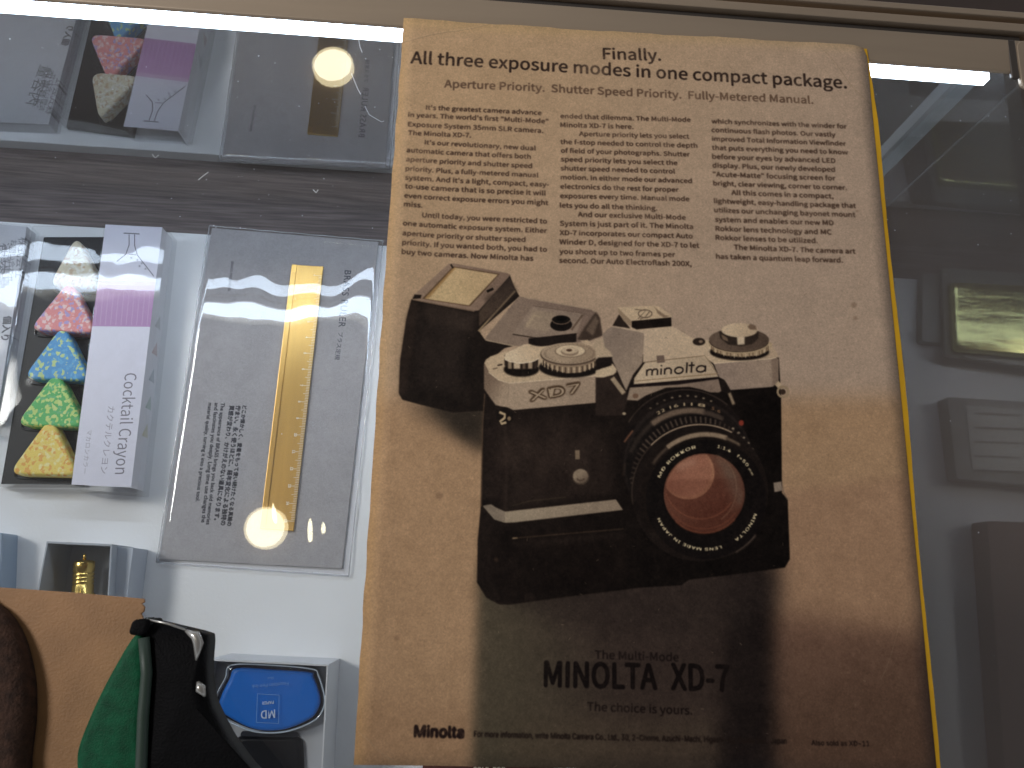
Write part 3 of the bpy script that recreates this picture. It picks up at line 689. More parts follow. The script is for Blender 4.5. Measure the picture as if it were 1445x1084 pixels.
# --- words
T1, T2, T3 = (46, 34, 29), (100, 78, 62), (88, 66, 54)
T1b = (52, 40, 36)
SF = INTER; HF = CJK
P.text('Finally.', (851, 84.5), (932, 86.8), T1, HF, .014, .93, .8)
P.text('All three exposure modes in one compact package.', (579.5, 91), (1193, 127), T1, HF, .014, .97, .9)
P.text('Aperture Priority.  Shutter Speed Priority.  Fully-Metered Manual.', (627, 125), (1146, 148.5), T2, HF, .012, .92, 1.0)
TB = (74, 56, 45)
col1 = [("It's the greatest camera advance", 175, 388, 638, 412), ("in years. The world's first \"Multi-Mode\"", 103, 417, 665, 446), ("Exposure System 35mm SLR camera.", 103, 455, 645, 484),
        ("The Minolta XD-7.", 103, 490, 355, 501), ("It's our revolutionary, new dual", 170, 528, 615, 554), ("automatic camera that offers both", 97, 560, 595, 588), ("aperture priority and shutter speed", 95, 597, 600, 625),
        ("priority. Plus, a fully-metered manual", 93, 635, 625, 662), ("system. And it's a light, compact, easy-", 91, 672, 668, 700), ("to-use camera that is so precise it will", 91, 707, 655, 735), ("even correct exposure errors you might", 88, 745, 665, 773),
        ("miss.", 87, 780, 160, 784), ("Until today, you were restricted to", 160, 822, 660, 847), ("one automatic exposure system. Either", 83, 857, 660, 885), ("aperture priority or shutter speed", 81, 897, 573, 920), ("priority. If you wanted both, you had to", 80, 935, 660, 960), ("buy two cameras. Now Minolta has", 78, 972, 605, 996)]
for t, a, b, c_, d in col1: P.text(t, K1(a, b), K1(c_, d), TB, HF, .009, .86, 1.1)
col2 = [("ended that dilemma. The Multi-Mode", 715, 424, 325, 437), ("Minolta XD-7 is here.", 715, 460, 95, 466), ("Aperture priority lets you select", 790, 495, 320, 504), ("the f-stop needed to control the depth", 715, 528, 352, 541), ("of field of your photographs. Shutter", 717, 563, 322, 576),
        ("speed priority lets you select the", 717, 598, 272, 611), ("shutter speed needed to control", 716, 634, 262, 645), ("motion. In either mode our advanced", 716, 670, 330, 683), ("electronics do the rest for proper", 715, 707, 277, 719), ("exposures every time. Manual mode", 714, 745, 320, 756), ("lets you do all the thinking.", 713, 783, 190, 794),
        ("And our exclusive Multi-Mode", 785, 820, 305, 831), ("System is just part of it. The Minolta", 713, 856, 335, 868), ("XD-7 incorporates our compact Auto", 712, 893, 333, 906), ("Winder D, designed for the XD-7 to let", 711, 930, 360, 944), ("you shoot up to two frames per", 711, 968, 262, 981), ("second. Our Auto Electroflash 200X,", 710, 1004, 328, 1018)]
for t, a, b, c_, d in col2: P.text(t, K1(a, b), K2(c_, d), TB, HF, .009, .86, 1.1)
col3 = [("which synchronizes with the winder for", 410, 443, 950, 467), ("continuous flash photos. Our vastly", 410, 478, 905, 500), ("improved Total Information Viewfinder", 412, 513, 947, 536), ("that puts everything you need to know", 412, 549, 955, 571), ("before your eyes by advanced LED", 413, 585, 905, 605), ("display. Plus, our newly developed", 414, 620, 903, 640),
        ("\"Acute-Matte\" focusing screen for", 416, 656, 905, 675), ("bright, clear viewing, corner to corner.", 417, 692, 950, 713), ("All this comes in a compact,", 490, 730, 897, 747), ("lightweight, easy-handling package that", 420, 763, 987, 786), ("utilizes our unchanging bayonet mount", 421, 800, 985, 822), ("system and enables our new MD", 424, 838, 898, 854),
        ("Rokkor lens technology and MC", 426, 875, 890, 891), ("Rokkor lenses to be utilized.", 426, 911, 835, 925), ("The Minolta XD-7. The camera art", 500, 950, 985, 969), ("has taken a quantum leap forward.", 428, 987, 935, 1004)]
for t, a, b, c_, d in col3: P.text(t, K2(a, b), K2(c_, d), TB, HF, .009, .86, 1.3)
P.text('The Multi-Mode', (839, 929), (957, 933), (30, 22, 20), HF, .008, .9, .9)
P.text('MINOLTA', (768, 968), (926, 972), (18, 12, 11), HF, .03, 1.2, .6); P.text('XD-7', (947, 972.5), (1028, 975), (18, 12, 11), HF, .03, 1.2, .6)
P.text('The choice is yours.', (828, 1002), (976, 1008), (28, 20, 18), HF, .008, .9, .9)
P.text('Minolta', (585, 1039), (654, 1040.5), (34, 22, 20), SF, .03, 1.02, .7, 1, 1.04)
P.text('For more information, write Minolta Camera Co., Ltd., 30, 2-Chome, Azuchi-Machi, Higashi-Ku, Osaka 541, Japan', (669, 1039), (1109, 1049), (34, 25, 21), SF, .012, 1.25, 1.1, 1)
P.text('Also sold as XD-11', (1144, 1051), (1225, 1052), (36, 25, 21), SF, .008, 1.0, 1.0, 1)
# age: yellowed edge, stains
P.fill([(480, 10), (578, 10), (545, 560), (512, 1100), (470, 1100)], (176, 138, 84), 12, .35)
P.fill([(480, 10), (1240, 50), (1240, 75), (560, 40)], (190, 158, 104), 12, .35)
for x, y, r in ((1203, 432, 4), (1205, 450, 3), (1283, 752, 1.6), (1208, 300, 2), (700, 790, 3), (620, 700, 5), (560, 900, 4)):
    P.ell(x, y, r, r, (110, 84, 64), 2, .35)
for a_, b_, al in (((566, 60), (700, 34), .35), ((1150, 62), (1224, 150), .4), ((504, 1030), (560, 1078), .4), ((1235, 300), (1190, 470), .12), ((540, 420), (560, 760), .12), ((1290, 820), (1240, 960), .18)):
    A_, B_ = np.array(a_, float), np.array(b_, float); pts_ = [tuple(A_ + (B_ - A_) * t + np.array([1.5 * math.sin(t * 7 + a_[0]), 1.2 * math.cos(t * 9)])) for t in [k / 14 for k in range(15)]]
    P.line(pts_, 1.1, (204, 178, 146), .8, al); P.line([(x + 1.3, y + .8) for x, y in pts_], 1.0, (92, 72, 54), .9, al * .6)
rq = random.Random(5)
for _ in range(420):      # paper fibres and specks
    x, y = rq.uniform(505, 1310), rq.uniform(30, 1080); a_ = rq.uniform(0, 3.14); l_ = rq.uniform(1, 4.5)
    P.line([(x, y), (x + l_ * math.cos(a_), y + l_ * math.sin(a_))], .7, rq.choice([(90, 68, 50), (208, 184, 152)]), .5, rq.uniform(.12, .4))
P.grain(.024, .004, 3)
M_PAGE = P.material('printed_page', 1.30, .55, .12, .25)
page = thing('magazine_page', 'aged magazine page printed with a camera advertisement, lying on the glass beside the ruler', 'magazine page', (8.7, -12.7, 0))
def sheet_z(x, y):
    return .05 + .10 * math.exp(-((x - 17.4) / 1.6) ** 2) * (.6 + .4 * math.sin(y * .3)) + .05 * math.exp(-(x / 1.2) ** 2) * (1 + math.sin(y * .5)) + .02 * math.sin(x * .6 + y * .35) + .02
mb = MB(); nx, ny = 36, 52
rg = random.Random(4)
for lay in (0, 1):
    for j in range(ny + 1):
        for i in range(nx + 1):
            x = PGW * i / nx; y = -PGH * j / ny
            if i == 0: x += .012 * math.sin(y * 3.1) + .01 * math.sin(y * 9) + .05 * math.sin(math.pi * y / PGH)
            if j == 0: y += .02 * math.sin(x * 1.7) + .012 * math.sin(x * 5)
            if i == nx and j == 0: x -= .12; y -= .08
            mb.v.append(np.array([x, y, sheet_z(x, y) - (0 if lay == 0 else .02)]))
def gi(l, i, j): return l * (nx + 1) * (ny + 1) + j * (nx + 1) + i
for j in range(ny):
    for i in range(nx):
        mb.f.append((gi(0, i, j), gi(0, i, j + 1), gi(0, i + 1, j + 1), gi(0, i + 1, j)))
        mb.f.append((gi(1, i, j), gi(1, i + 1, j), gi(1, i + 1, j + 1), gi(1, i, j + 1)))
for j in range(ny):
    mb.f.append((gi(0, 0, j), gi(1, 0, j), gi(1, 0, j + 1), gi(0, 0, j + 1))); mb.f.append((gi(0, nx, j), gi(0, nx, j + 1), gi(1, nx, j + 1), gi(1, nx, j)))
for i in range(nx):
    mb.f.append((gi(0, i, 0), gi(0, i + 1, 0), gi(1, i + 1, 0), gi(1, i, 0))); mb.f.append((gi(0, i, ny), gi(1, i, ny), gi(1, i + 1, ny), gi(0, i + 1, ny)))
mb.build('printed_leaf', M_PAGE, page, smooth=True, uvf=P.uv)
# yellow cover margin along the right side
M_YEL = mat('yellow_cover_paper', (.78, .44, .02), .45, noise=.12, nscale=60, bump=.2, bscale=300)
mb = MB(); N = 60; vs = []
for j in range(N + 1):
    y = -.12 - (PGH - .1) * j / N
    xl, xr = 17.32, 17.45 + .04 + .15 * min(1, j / 8) + .03 * math.sin(j * .25) + .006 * math.sin(j * 2.1)
    xr -= .07 * max(0, (j / N - .55)) * 2
    z = sheet_z(17.4, y)
    vs += [(xl, y, z - .03), (xr, y, z - .035), (xr, y, z - .075), (xl, y, z - .075)]
fs = []
for j in range(N):
    for k in range(4): fs.append((4 * j + k, 4 * j + (k + 1) % 4, 4 * j + 4 + (k + 1) % 4, 4 * j + 4 + k))
fs += [(0, 1, 2, 3), (4 * N + 3, 4 * N + 2, 4 * N + 1, 4 * N)]
mb.add(vs, fs).build('cover_edge', M_YEL, page)

# ================================================================== GOODS IN THE CASE
# ---- crayon box
ZT = -16.9
cb = thing('crayon_box', 'clear box with black tray of speckled triangular crayons and a white and lilac sleeve', 'crayon box', W(-18, -9, ZB))
M_BLACKT = mat('black_tray', (.007, .008, .011), .4, spec=.2)
M_CLEAR = glassy('clear_lid', 1.5, 1.9, .03, (.985, .988, .99), haze=.004, wave=.5, wscale=14, dist=.004)
M_SLEEVEP = mat('white_card', (.74, .73, .78), .5)
tray_q = [U(45, 318, ZT), U(150, 318, ZT), U(101, 684, ZT), U(-20, 683, ZT)]
def inset_poly(q, d):
    c = sum(np.array(p[:2]) for p in q) / len(q); return [c + (np.array(p[:2]) - c) * (1 - d / np.linalg.norm(np.array(p[:2]) - c)) for p in q]
MB().prism(ccw(inset_poly(tray_q, .12)), ZB + .03, ZB + .35).build('tray', M_BLACKT, cb, bevel=.06)
lid = MB().prism(ccw(tray_q), ZB + .02, ZT).build('clear_lid', M_CLEAR, cb, bevel=.1)
SL = Sheet(ZT + .012, U(149, 317, ZT + .012), U(229, 321, ZT) - U(149, 317, ZT), np.linalg.norm(U(229, 321, ZT) - U(149, 317, ZT)), np.linalg.norm(U(149, 317, ZT) - U(101, 684, ZT)), 110, (222, 220, 234))
# the sleeve is read from its right: words run down the photograph
S2 = lambda x, y: (x / 2.58, 300 + y / 2.58)
SL.fill([S2(355, 250), S2(575, 252), S2(552, 416), S2(332, 414)], (196, 152, 196), .6, 1, (S2(450, 255), S2(440, 400), (176, 132, 180)))
SL.fill([S2(355, 250), S2(575, 252), S2(574, 266), S2(353, 264)], (208, 176, 208), 2)
for k in range(12):
    x = 345 + k * 19; SL.line([S2(x + 14, 262), S2(x, 410)], 1.2, (206, 168, 206), 1.2, .5)
GL = (118, 116, 128)
SL.line([S2(450, 75), S2(508, 78)], 1.6, GL, .5); SL.line([S2(470, 80), S2(470, 118), S2(458, 152), S2(425, 178)], 1.4, GL, .5); SL.line([S2(490, 80), S2(490, 120), S2(500, 155), S2(560, 232)], 1.4, GL, .5)
SL.line([S2(470, 152), S2(496, 154)], 1, GL, .5)
for x, y in ((478, 165), (500, 172), (516, 185), (508, 195), (530, 205)): SL.ell(*S2(x, y), 1.5, 1.5, GL, .8, .6)
SL.text('Cocktail Crayon', S2(455, 585), S2(418, 952), (120, 116, 128), CJK, -.004, 1.12, .5)
SL.text('カクテルクレヨン', S2(395, 705), S2(366, 950), (150, 146, 158), CJK, 0, .92, .6)
SL.text('マカロンカラー', S2(318, 792), S2(300, 950), (166, 162, 174), CJK, 0, .9, .7)
SL.text('Macaron', S2(400, 298), S2(480, 300), (178, 134, 176), CJK, 0, .8, .8, .8)
SL.grain(.006, .004, 5)
sq = [U(149, 317, ZT), U(229, 321, ZT), U(185, 688, ZT), U(101, 684, ZT)]
slv = MB().prism(ccw(sq), ZT + .0, ZT + .012)
slv.build('printed_sleeve', SL.material('sleeve_print', 1.0, .35), cb, uvf=SL.uv)
# sleeve's side, facing right
a, b = U(229, 321, ZT), U(185, 688, ZT); a2, b2 = U(242, 329, ZB + .1), U(204, 695, ZB + .1)
MB().add([a, b, (b[0] + .02, b[1], ZB + .02), (a[0] + .02, a[1], ZB + .02), a - [.03, 0, 0], b - [.03, 0, 0], (b[0] - .03, b[1], ZB + .02), (a[0] - .03, a[1], ZB + .02)],
         [(0, 1, 2, 3), (7, 6, 5, 4), (0, 3, 7, 4), (1, 5, 6, 2), (0, 4, 5, 1), (3, 2, 6, 7)]).build('sleeve_side', M_SLEEVEP, cb)
for k, c_ in enumerate(((.5, .5, .52), (.55, .42, .42), (.42, .45, .5), (.42, .5, .46), (.6, .57, .42))):
    t = .36 + .105 * k; p = a * (1 - t) + b * t; d = (b - a) / np.linalg.norm(b - a); x = p[0] + .024
    MB().prism([(0, 0), (1, 0), (0, 1)], 0, 1)
    tri = [np.array([x, p[1] - .38, ZB + .25]), np.array([x, p[1] + .38, ZB + .55]), np.array([x, p[1] - .38, ZB + 1.05])]
    MB().add(tri + [q + [.006, 0, 0] for q in tri], [(0, 1, 2), (5, 4, 3), (0, 3, 4, 1), (1, 4, 5, 2), (2, 5, 3, 0)]).build('printed_triangle', mat('faint_ink', c_, .6), cb)
# clear outer case around sleeve
MB().prism(ccw([U(147, 315, ZT + .1), U(236, 322, ZT + .1), U(193, 697, ZT + .1), U(99, 690, ZT + .1)]), ZB + .015, ZT + .1).build('clear_sleeve_cover', M_CLEAR, cb, bevel=.06)
# ---- crayons
CR = [((107, 341), (75, 399), (137, 402), 'off white and tan', [(.72, .66, .5), (.6, .45, .3), (.8, .78, .7)], 'at the far end of the tray'),
      ((97, 403), (50, 461), (128, 465), 'pink', [(.80, .28, .28), (.86, .62, .6), (.45, .36, .66), (.85, .36, .34)], 'with lilac and white flecks, second in the tray'),
      ((87, 467), (41, 529), (119, 532), 'blue', [(.08, .33, .66), (.55, .70, .30), (.12, .42, .72), (.10, .36, .66)], 'with lime green flecks, in the middle of the tray'),
      ((78, 532), (31, 595), (112, 598), 'green', [(.10, .48, .13), (.55, .72, .20), (.62, .74, .25), (.14, .5, .2)], 'with yellow flecks, between the blue and the yellow one'),
      ((69, 598), (21, 664), (102, 666), 'yellow', [(.90, .68, .14), (.85, .42, .08), (.92, .80, .35), (.9, .7, .2)], 'with orange flecks, nearest in the tray')]
ZC = ZB + 1.25
for A, B_, D, nm, cols, where in CR:
    q = [U(*A, ZC), U(*B_, ZC), U(*D, ZC)]
    q = [np.array(p[:2]) for p in q]; c = sum(q) / 3
    # real crayons are equilateral, a little irregular
    poly = ccw(rpoly([c + (p - c) * 1.27 for p in q], .75, 6))
    poly = [np.array(p) for p in poly]
    m = speckled(nm.split()[0] + '_speckled_wax', cols, 620, [.48, .70, .86][:len(cols) - 1])
    o = MB().prism(poly, ZB + .36, ZC, .2, 4).build('crayon', m, smooth=False, bevel=0)
    tag(o, f'{nm} triangular crayon {where}', 'crayon', 'speckled crayons in the black tray')
# moulded pocket rims round each crayon
mb = MB()
for A, B_, D, *_ in CR:
    q = [np.array(U(*p, ZC)[:2]) for p in (A, B_, D)]; c = sum(q) / 3
    pl = rpoly([c + (p - c) * 1.36 for p in q], .6, 5); pl.append(pl[0])
    mb.tube([np.array([p[0] - .12, p[1], ZB + .42]) for p in pl], .045, 6)
mb.build('pocket_rims', mat('black_rim', (.02, .02, .024), .2, coat=.8), cb, smooth=True)

# ---- package at the far left
ZP = ZB + 1.0
lp = thing('sleeved_package', 'clear sleeved package with a pale printed card at the left edge, beside the crayon box', 'package', U(-10, 430, ZB))
LP = Sheet(ZP, U(-45, 312, ZP), U(38, 320, ZP) - U(-45, 312, ZP), 4.0, 15, 60, (205, 206, 214))
for k in (0, 2, 4, 6):
    x = 27 - 5.6 * k; LP.text(['株式会社', '東京都渋谷区', 'お問い合わせ', '材質 紙', '注意事項', '日本製', '内容量'][k], (x, 335 + k * 2), (x - 5, 392 + k * 3), (96, 96, 104), CJK, .0, .9, .6, .8)
LP.text('個入り', (6, 446), (2, 480), (80, 80, 88), CJK, .01, 1, .5)
LP.grain(.01, .004, 9)
pk = PX(ZP, (-70, 310), (38, 320), (-5, 592), (-130, 585))
MB().prism(pk, ZB + .02, ZP).build('card', LP.material('package_print', .95, .5), lp, uvf=LP.uv)
MB().prism(PX(ZP + .08, (-74, 308), (43, 318), (-6, 612), (-135, 600)), ZB + .01, ZP + .08).build('clear_sleeve', M_CLEAR, lp, bevel=.05)

# ---- ruler package
ZK = ZB + .12
rp = thing('ruler_package', 'grey printed card in a creased clear sleeve, with a brass ruler inside', 'package', U(380, 560, ZB))
k3 = lambda x, y: (220 + x * .47955, 300 + y * .47955)
corn = [k3(165, 45), k3(655, 86), k3(547, 1048), k3(12, 1020)]
RKs = Sheet(ZK, U(*k3(150, 44), ZK), U(*k3(655, 86), ZK) - U(*k3(165, 45), ZK), 11.5, 21.5, 64, (180, 177, 178))
RKs.text('BRASS RULER', k3(556, 170), k3(537, 337), (62, 66, 78), None, -.005, 1.0, .5, .95, 1.1)
RKs.text('ブラス定規', k3(538, 352), k3(527, 433), (62, 66, 78), CJK, 0, .9, .5)
RKs.text('(BRASS PRODUCTS)', k3(222, 143), k3(212, 230), (52, 54, 64), CJK, 0, .9, .5)
jp = ['どこか懐かしく、愛着をもって使い続けたくなる真鍮の', '佇まい。永く使うほどに、経年変化による独特の', '質感が変わり、かけがえのない道具になります。']
en = ['The appearance of BRASS brings you back old memories', 'and fascinates you deeply. Long time use changes the', 'material quality, turning it into a precious tool.']
for k, t in enumerate(jp):
    x = 256 - 19 * k; RKs.text(t, k3(x, 568), k3(x - 46 + [0, 0, 0][k], [922, 920, 905][k]), (44, 46, 56), CJK, .008, 1.0, .4)
for k, t in enumerate(en):
    x = 192 - 18.5 * k; RKs.text(t, k3(x, 560), k3(x - [44, 40, 38][k], [918, 912, 850][k]), (44, 46, 56), None, .004, 1.0, .4)
RKs.grain(.018, .01, 6)
MB().prism(PX(ZK, *corn), ZB + .03, ZK).build('card', RKs.material('card_print', 1.0, .75, .15), rp, uvf=RKs.uv)
# film: a creased sheet above the card
M_FILM = glassy('sleeve_film', 1.5, 2.4, .0, (.97, .97, .98), haze=.02, wave=1.0, wscale=8, wstretch=(1.0, .5, 1), dist=.0085)
fc = [U(*k3(158, 40), ZK), U(*k3(669, 84), ZK), U(*k3(568, 1070), ZK), U(*k3(2, 1030), ZK)]
nx2, ny2 = 44, 80; mb = MB()
for lay in (0, 1):
    for j in range(ny2 + 1):
        for i in range(nx2 + 1):
            u, v = i / nx2, j / ny2
            p = (fc[0] * (1 - u) + fc[1] * u) * (1 - v) + (fc[3] * (1 - u) + fc[2] * u) * v
            e = min(u, 1 - u, v, 1 - v); puff = .11 * (1 - (1 - min(1, e * 3.2)) ** 2)
            zz = ZB + (.27 if e > .001 else .06) + puff + .022 * math.sin(u * 9 + v * 5) * min(1, e * 10) + .014 * math.sin(u * 23 - v * 7) * min(1, e * 8)
            mb.v.append(np.array([p[0], p[1], zz if lay == 0 else ZB + .015]))
def g2(l, i, j): return l * (nx2 + 1) * (ny2 + 1) + j * (nx2 + 1) + i
for j in range(ny2):
    for i in range(nx2):
        mb.f.append((g2(0, i, j), g2(0, i, j + 1), g2(0, i + 1, j + 1), g2(0, i + 1, j)))
        mb.f.append((g2(1, i, j), g2(1, i + 1, j), g2(1, i + 1, j + 1), g2(1, i, j + 1)))
for j in range(ny2):
    mb.f += [(g2(0, 0, j), g2(1, 0, j), g2(1, 0, j + 1), g2(0, 0, j + 1)), (g2(0, nx2, j), g2(0, nx2, j + 1), g2(1, nx2, j + 1), g2(1, nx2, j))]
for i in range(nx2):
    mb.f += [(g2(0, i, 0), g2(0, i + 1, 0), g2(1, i + 1, 0), g2(1, i, 0)), (g2(0, i, ny2), g2(1, i, ny2), g2(1, i + 1, ny2), g2(0, i + 1, ny2))]
mb.build('clear_sleeve', M_FILM, rp, smooth=True)
M_EDGE = glassy('film_seam', 1.5, 3, .1, (.93, .93, .95), haze=.35)
mb = MB()
for i in range(4): mb.tube([fc[i] * (1 - t) + fc[(i + 1) % 4] * t + [0, 0, .04 + .03 * math.sin(t * 40 + i)] for t in [k / 40 for k in range(41)]], .035, 6)
mb.build('sleeve_seam', M_EDGE, rp, smooth=True)
# ---- brass ruler
ZR = ZK + .14
M_BRASS = mat('brass', (.74, .46, .14), .33, metal=1, noise=.08, nscale=14, bump=.03, bscale=300, stretch=(14, 1, 1))
M_BRASSL = mat('brass_mark', (.98, .92, .74), .6)
ru = thing('brass_ruler', 'brass fifteen centimetre ruler with engraved scale, lying on the grey card', 'ruler', U(410, 560, ZK))
A0, A1 = U(*k3(400, 153), ZR), U(*k3(493, 158), ZR); B1 = U(*k3(405, 938), ZR); B0 = U(*k3(306, 930), ZR)
lerp = lambda p, q, t: p * (1 - t) + q * t
MB().prism(ccw([A0, A1, B1, B0]), ZK + .01, ZR).build('blade', M_BRASS, ru, bevel=.03)
MB().prism(ccw([lerp(A0, A1, .0) , lerp(A0, A1, .17), lerp(B0, B1, .17), lerp(B0, B1, 0.)]), ZR + .002, ZR + .05).build('raised_rib', M_BRASS, ru, bevel=.03)
mb = MB(); ML = np.linalg.norm(B1 - A1)
dd = (B1 - A1) / ML; dn = (A0 - A1) / np.linalg.norm(A0 - A1)
s0, s1 = .04, .965
for k in range(151):
    t = s0 + (s1 - s0) * k / 150; p = lerp(A1, B1, t); Lk = .42 if k % 10 == 0 else (.32 if k % 5 == 0 else .2)
    q = [p + dn * .01 + dd * .012, p + dn * Lk + dd * .012, p + dn * Lk - dd * .012, p + dn * .01 - dd * .012]
    mb.prism(ccw(q), ZR + .002, ZR + .006)
mk = mb.build('scale_marks', M_BRASSL, ru); mk['kind'] = 'stuff'
def text_mesh(txt, fnt, origin, dx, up, h, z0, name, m, parent, off=0):
    """raised lettering; dx, up unit vectors; h = size in cm"""
    V, T = glyphs(txt, fnt, off); n = len(V)
    cx_ = (V[:, 0].min() + V[:, 0].max()) / 2
    top = [np.array([*(origin[:2] + dx[:2] * (x - cx_) * h + up[:2] * y * h), z0 + .004]) for x, y in V]
    mbt = MB(); mbt.v = top; mbt.f = [tuple(t) for t in T]
    return mbt.build(name, m, parent)
for k in range(1, 16):
    t = s0 + (s1 - s0) * k / 15; p = lerp(A1, B1, t) + dn * .66
    text_mesh(str(k), CJK, p + dn * (-.12), dd, -dn, .50, ZR, 'numeral', M_BRASSL, ru, .018)

# ---- pen in an open grey box
ZO = ZB + 2.7
pb = thing('pen_box', 'small grey open box holding an upright brass pen, behind the brown paper', 'box', U(120, 800, ZB))
M_GREYC = mat('pale_grey_card', (.40, .43, .48), .6); M_GREYI = mat('mid_grey_card', (.48, .50, .54), .7)
def open_box(name_wall, q, z0, z1, th, m, parent, mi=None, floor_z=None):
    q = [np.array(p[:2]) for p in q]; c = sum(q) / 4; n = 4
    inn = [c + (p - c) * (1 - th * 1.4 / np.linalg.norm(p - c)) for p in q]
    for i in range(4):
        j = (i + 1) % 4
        MB().prism(ccw([q[i], q[j], inn[j], inn[i]]), z0, z1).build(name_wall, m, parent)
    MB().prism(ccw(inn), z0, floor_z or z0 + .1).build('bottom', mi or m, parent)
bq = PX(ZO, (66, 764), (158, 768), (150, 905), (40, 900))
open_box('wall', bq, ZB + .02, ZO, .08, M_GREYC, pb, M_GREYI)
MB().prism(PX(ZB + 2.0, (163, 772), (188, 773), (172, 900), (148, 900)), ZB + .02, ZB + 2.0).build('side_flap', mat('pale_blue_card', (.45, .49, .56), .5), pb)
M_INKL = mat('grey_ink', (.12, .12, .14), .6)
M_PEN = mat('polished_brass', (.90, .64, .20), .24, metal=1)
pen = thing('brass_pen', 'brass pen with threaded neck and small tip, standing in the small grey box', 'pen', U(117, 830, ZB + .3))
c0 = U(119, 792, ZB + 1.6); c1 = U(113, 900, ZB + 1.4); ax_ = (c1 - c0); pt = lambda t: c0 + ax_ * t
MB().tube([pt(-.10), pt(-.085), pt(-.02)], [.03, .07, .09], 12).build('tip', M_PEN, pen, smooth=True)
prof = [(-.02, .2), (0, .46), (.02, .5)]
for k in range(4): prof += [(.14 + k * .05, .5), (.148 + k * .05, .46), (.158 + k * .05, .46), (.166 + k * .05, .5)]
prof += [(.42, .5), (.44, .56), (1, .56)]
MB().tube([pt(t) for t, r in prof], [r for t, r in prof], 28).build('barrel', M_PEN, pen, smooth=True)
# pale box at the very left edge
sb = tag(MB().prism(rpoly(PX(ZB + 1.5, (-60, 748), (3, 752), (0, 832), (-70, 830)), .1, 3), ZB, ZB + 1.5, .05, 2).build('pale_box', mat('pale_blue_box', (.30, .38, .48), .4)), 'sliver of a pale blue box at the left edge, beside the open pen box', 'box')

# ---- ink bottle in its white box
ZI = ZB + 3.7
ib = thing('ink_box', 'open white box holding a blue ink bottle, beside the black and green case', 'box', U(380, 1010, ZB))
M_WHC = mat('white_carton', (.66, .67, .70), .6)
MINS = mat('insert_card', (.46, .48, .52), .6)
iq = PX(ZI, (295, 930), (463, 938), (452, 1150), (272, 1145))
open_box('wall', iq, ZB + .02, ZI, .07, M_WHC, ib, M_GREYI)
MB().prism(ccw(inset_poly([np.array([*p, 0]) for p in iq], .12)), ZI - 1.3, ZI - 1.15).build('insert', MINS, ib)
k4 = lambda x, y: (x * .3737, 740 + y * .3737)
bt = thing('ink_bottle', 'bottle of blue ink with an upside down printed mark, lying in its white box', 'ink bottle', U(380, 1010, ZB + .2))
ZL = ZI - .25
outer = smooth_poly([U(*k4(*p), ZL)[:2] for p in ((872, 530), (1020, 530), (1180, 545), (1205, 570), (1228, 650), (1222, 700), (1185, 745), (1080, 785), (960, 785), (860, 745), (808, 700), (812, 650), (848, 580))], 5)
inner = smooth_poly([U(*k4(*p), ZL)[:2] for p in ((890, 545), (1020, 550), (1165, 560), (1182, 580), (1206, 655), (1198, 700), (1165, 738), (1070, 776), (965, 776), (872, 735), (826, 696), (832, 650), (864, 585))], 5)
M_BG = glassy('bottle_glass', 1.5, 1.5, .02, (.95, .97, 1), haze=.01)
M_INK = mat('blue_ink', (.002, .16, .62), .3, coat=.2)
MB().prism(ccw(outer), ZI - 2.6, ZL + .08, .18, 4).build('glass_body', M_BG, bt, smooth=True)
MB().prism(ccw(inset_poly([np.array([*p, 0]) for p in outer], .06)), ZI - 2.55, ZL - .3).build('dark_shoulder', mat('dark_navy_glass', (.012, .016, .035), .2), bt)
MB().prism(ccw(inner), ZI - 2.5, ZL - .02, .12, 3).build('ink', M_INK, bt)
# thick glass rim that catches the light
pl = [np.array([*p, ZL + .0]) for p in outer[4:]] ; M_RIM = mat('glass_rim', (.50, .58, .66), .12, coat=1, spec=.9)
MB().tube([np.array([*(p * .985 + sum(outer) / len(outer) * .015), ZL - .0]) for p in outer + outer[:1]], .035, 6).build('rim', M_RIM, bt, smooth=True)
capq = [U(*k4(*p), ZI - .9)[:2] for p in ((890, 800), (1140, 806), (1150, 990), (870, 990))]
MB().prism(ccw(rpoly(capq, .3, 5)), ZI - 2.4, ZI - .8, .25, 4).build('cap', mat('black_cap', (.008, .009, .013), .4, spec=.25), bt, smooth=False)
MB().prism(ccw(rpoly([U(*k4(*p), ZI - .9)[:2] for p in ((910, 782), (1120, 786), (1126, 806), (904, 802))], .1, 4)), ZI - 2.3, ZI - 1.0).build('neck', mat('dark_neck', (.03, .035, .05), .3), bt)
M_WI = mat('pale_print', (.50, .60, .74), .5)
up_ = U(*k4(1010, 700), ZL) - U(*k4(1010, 760), ZL); up_ = -up_ / np.linalg.norm(up_); dx_ = np.array([up_[1], -up_[0], 0])
ZQ = ZL + .085
text_mesh('MD', CJK, U(*k4(1012, 702), ZQ), dx_, up_, 1.35, ZQ, 'printed_mark', M_WI, bt, .006)
text_mesh('PAPER', CJK, U(*k4(1012, 668), ZQ), dx_, up_, .5, ZQ, 'printed_word', M_WI, bt, .01)
M_FI = mat('faint_blue_print', (.16, .32, .62), .5)
text_mesh('Fountain Pen Ink', CJK, U(*k4(1020, 600), ZQ), dx_, up_, .62, ZQ, 'printed_word', M_FI, bt)
text_mesh('Blue', CJK, U(*k4(1022, 576), ZQ), dx_, up_, .42, ZQ, 'printed_word', M_FI, bt)
fr4 = [U(*k4(*p), ZQ) for p in ((972, 640), (1054, 645), (1052, 752), (968, 748))]
mb = MB()
for i in range(4):
    a, b = fr4[i], fr4[(i + 1) % 4]; d = (b - a) / np.linalg.norm(b - a); n_ = np.array([-d[1], d[0], 0]) * .012
    mb.add([a - n_, b - n_, b + n_, a + n_], [(0, 1, 2, 3)])
mb.build('printed_frame', M_FI, bt)

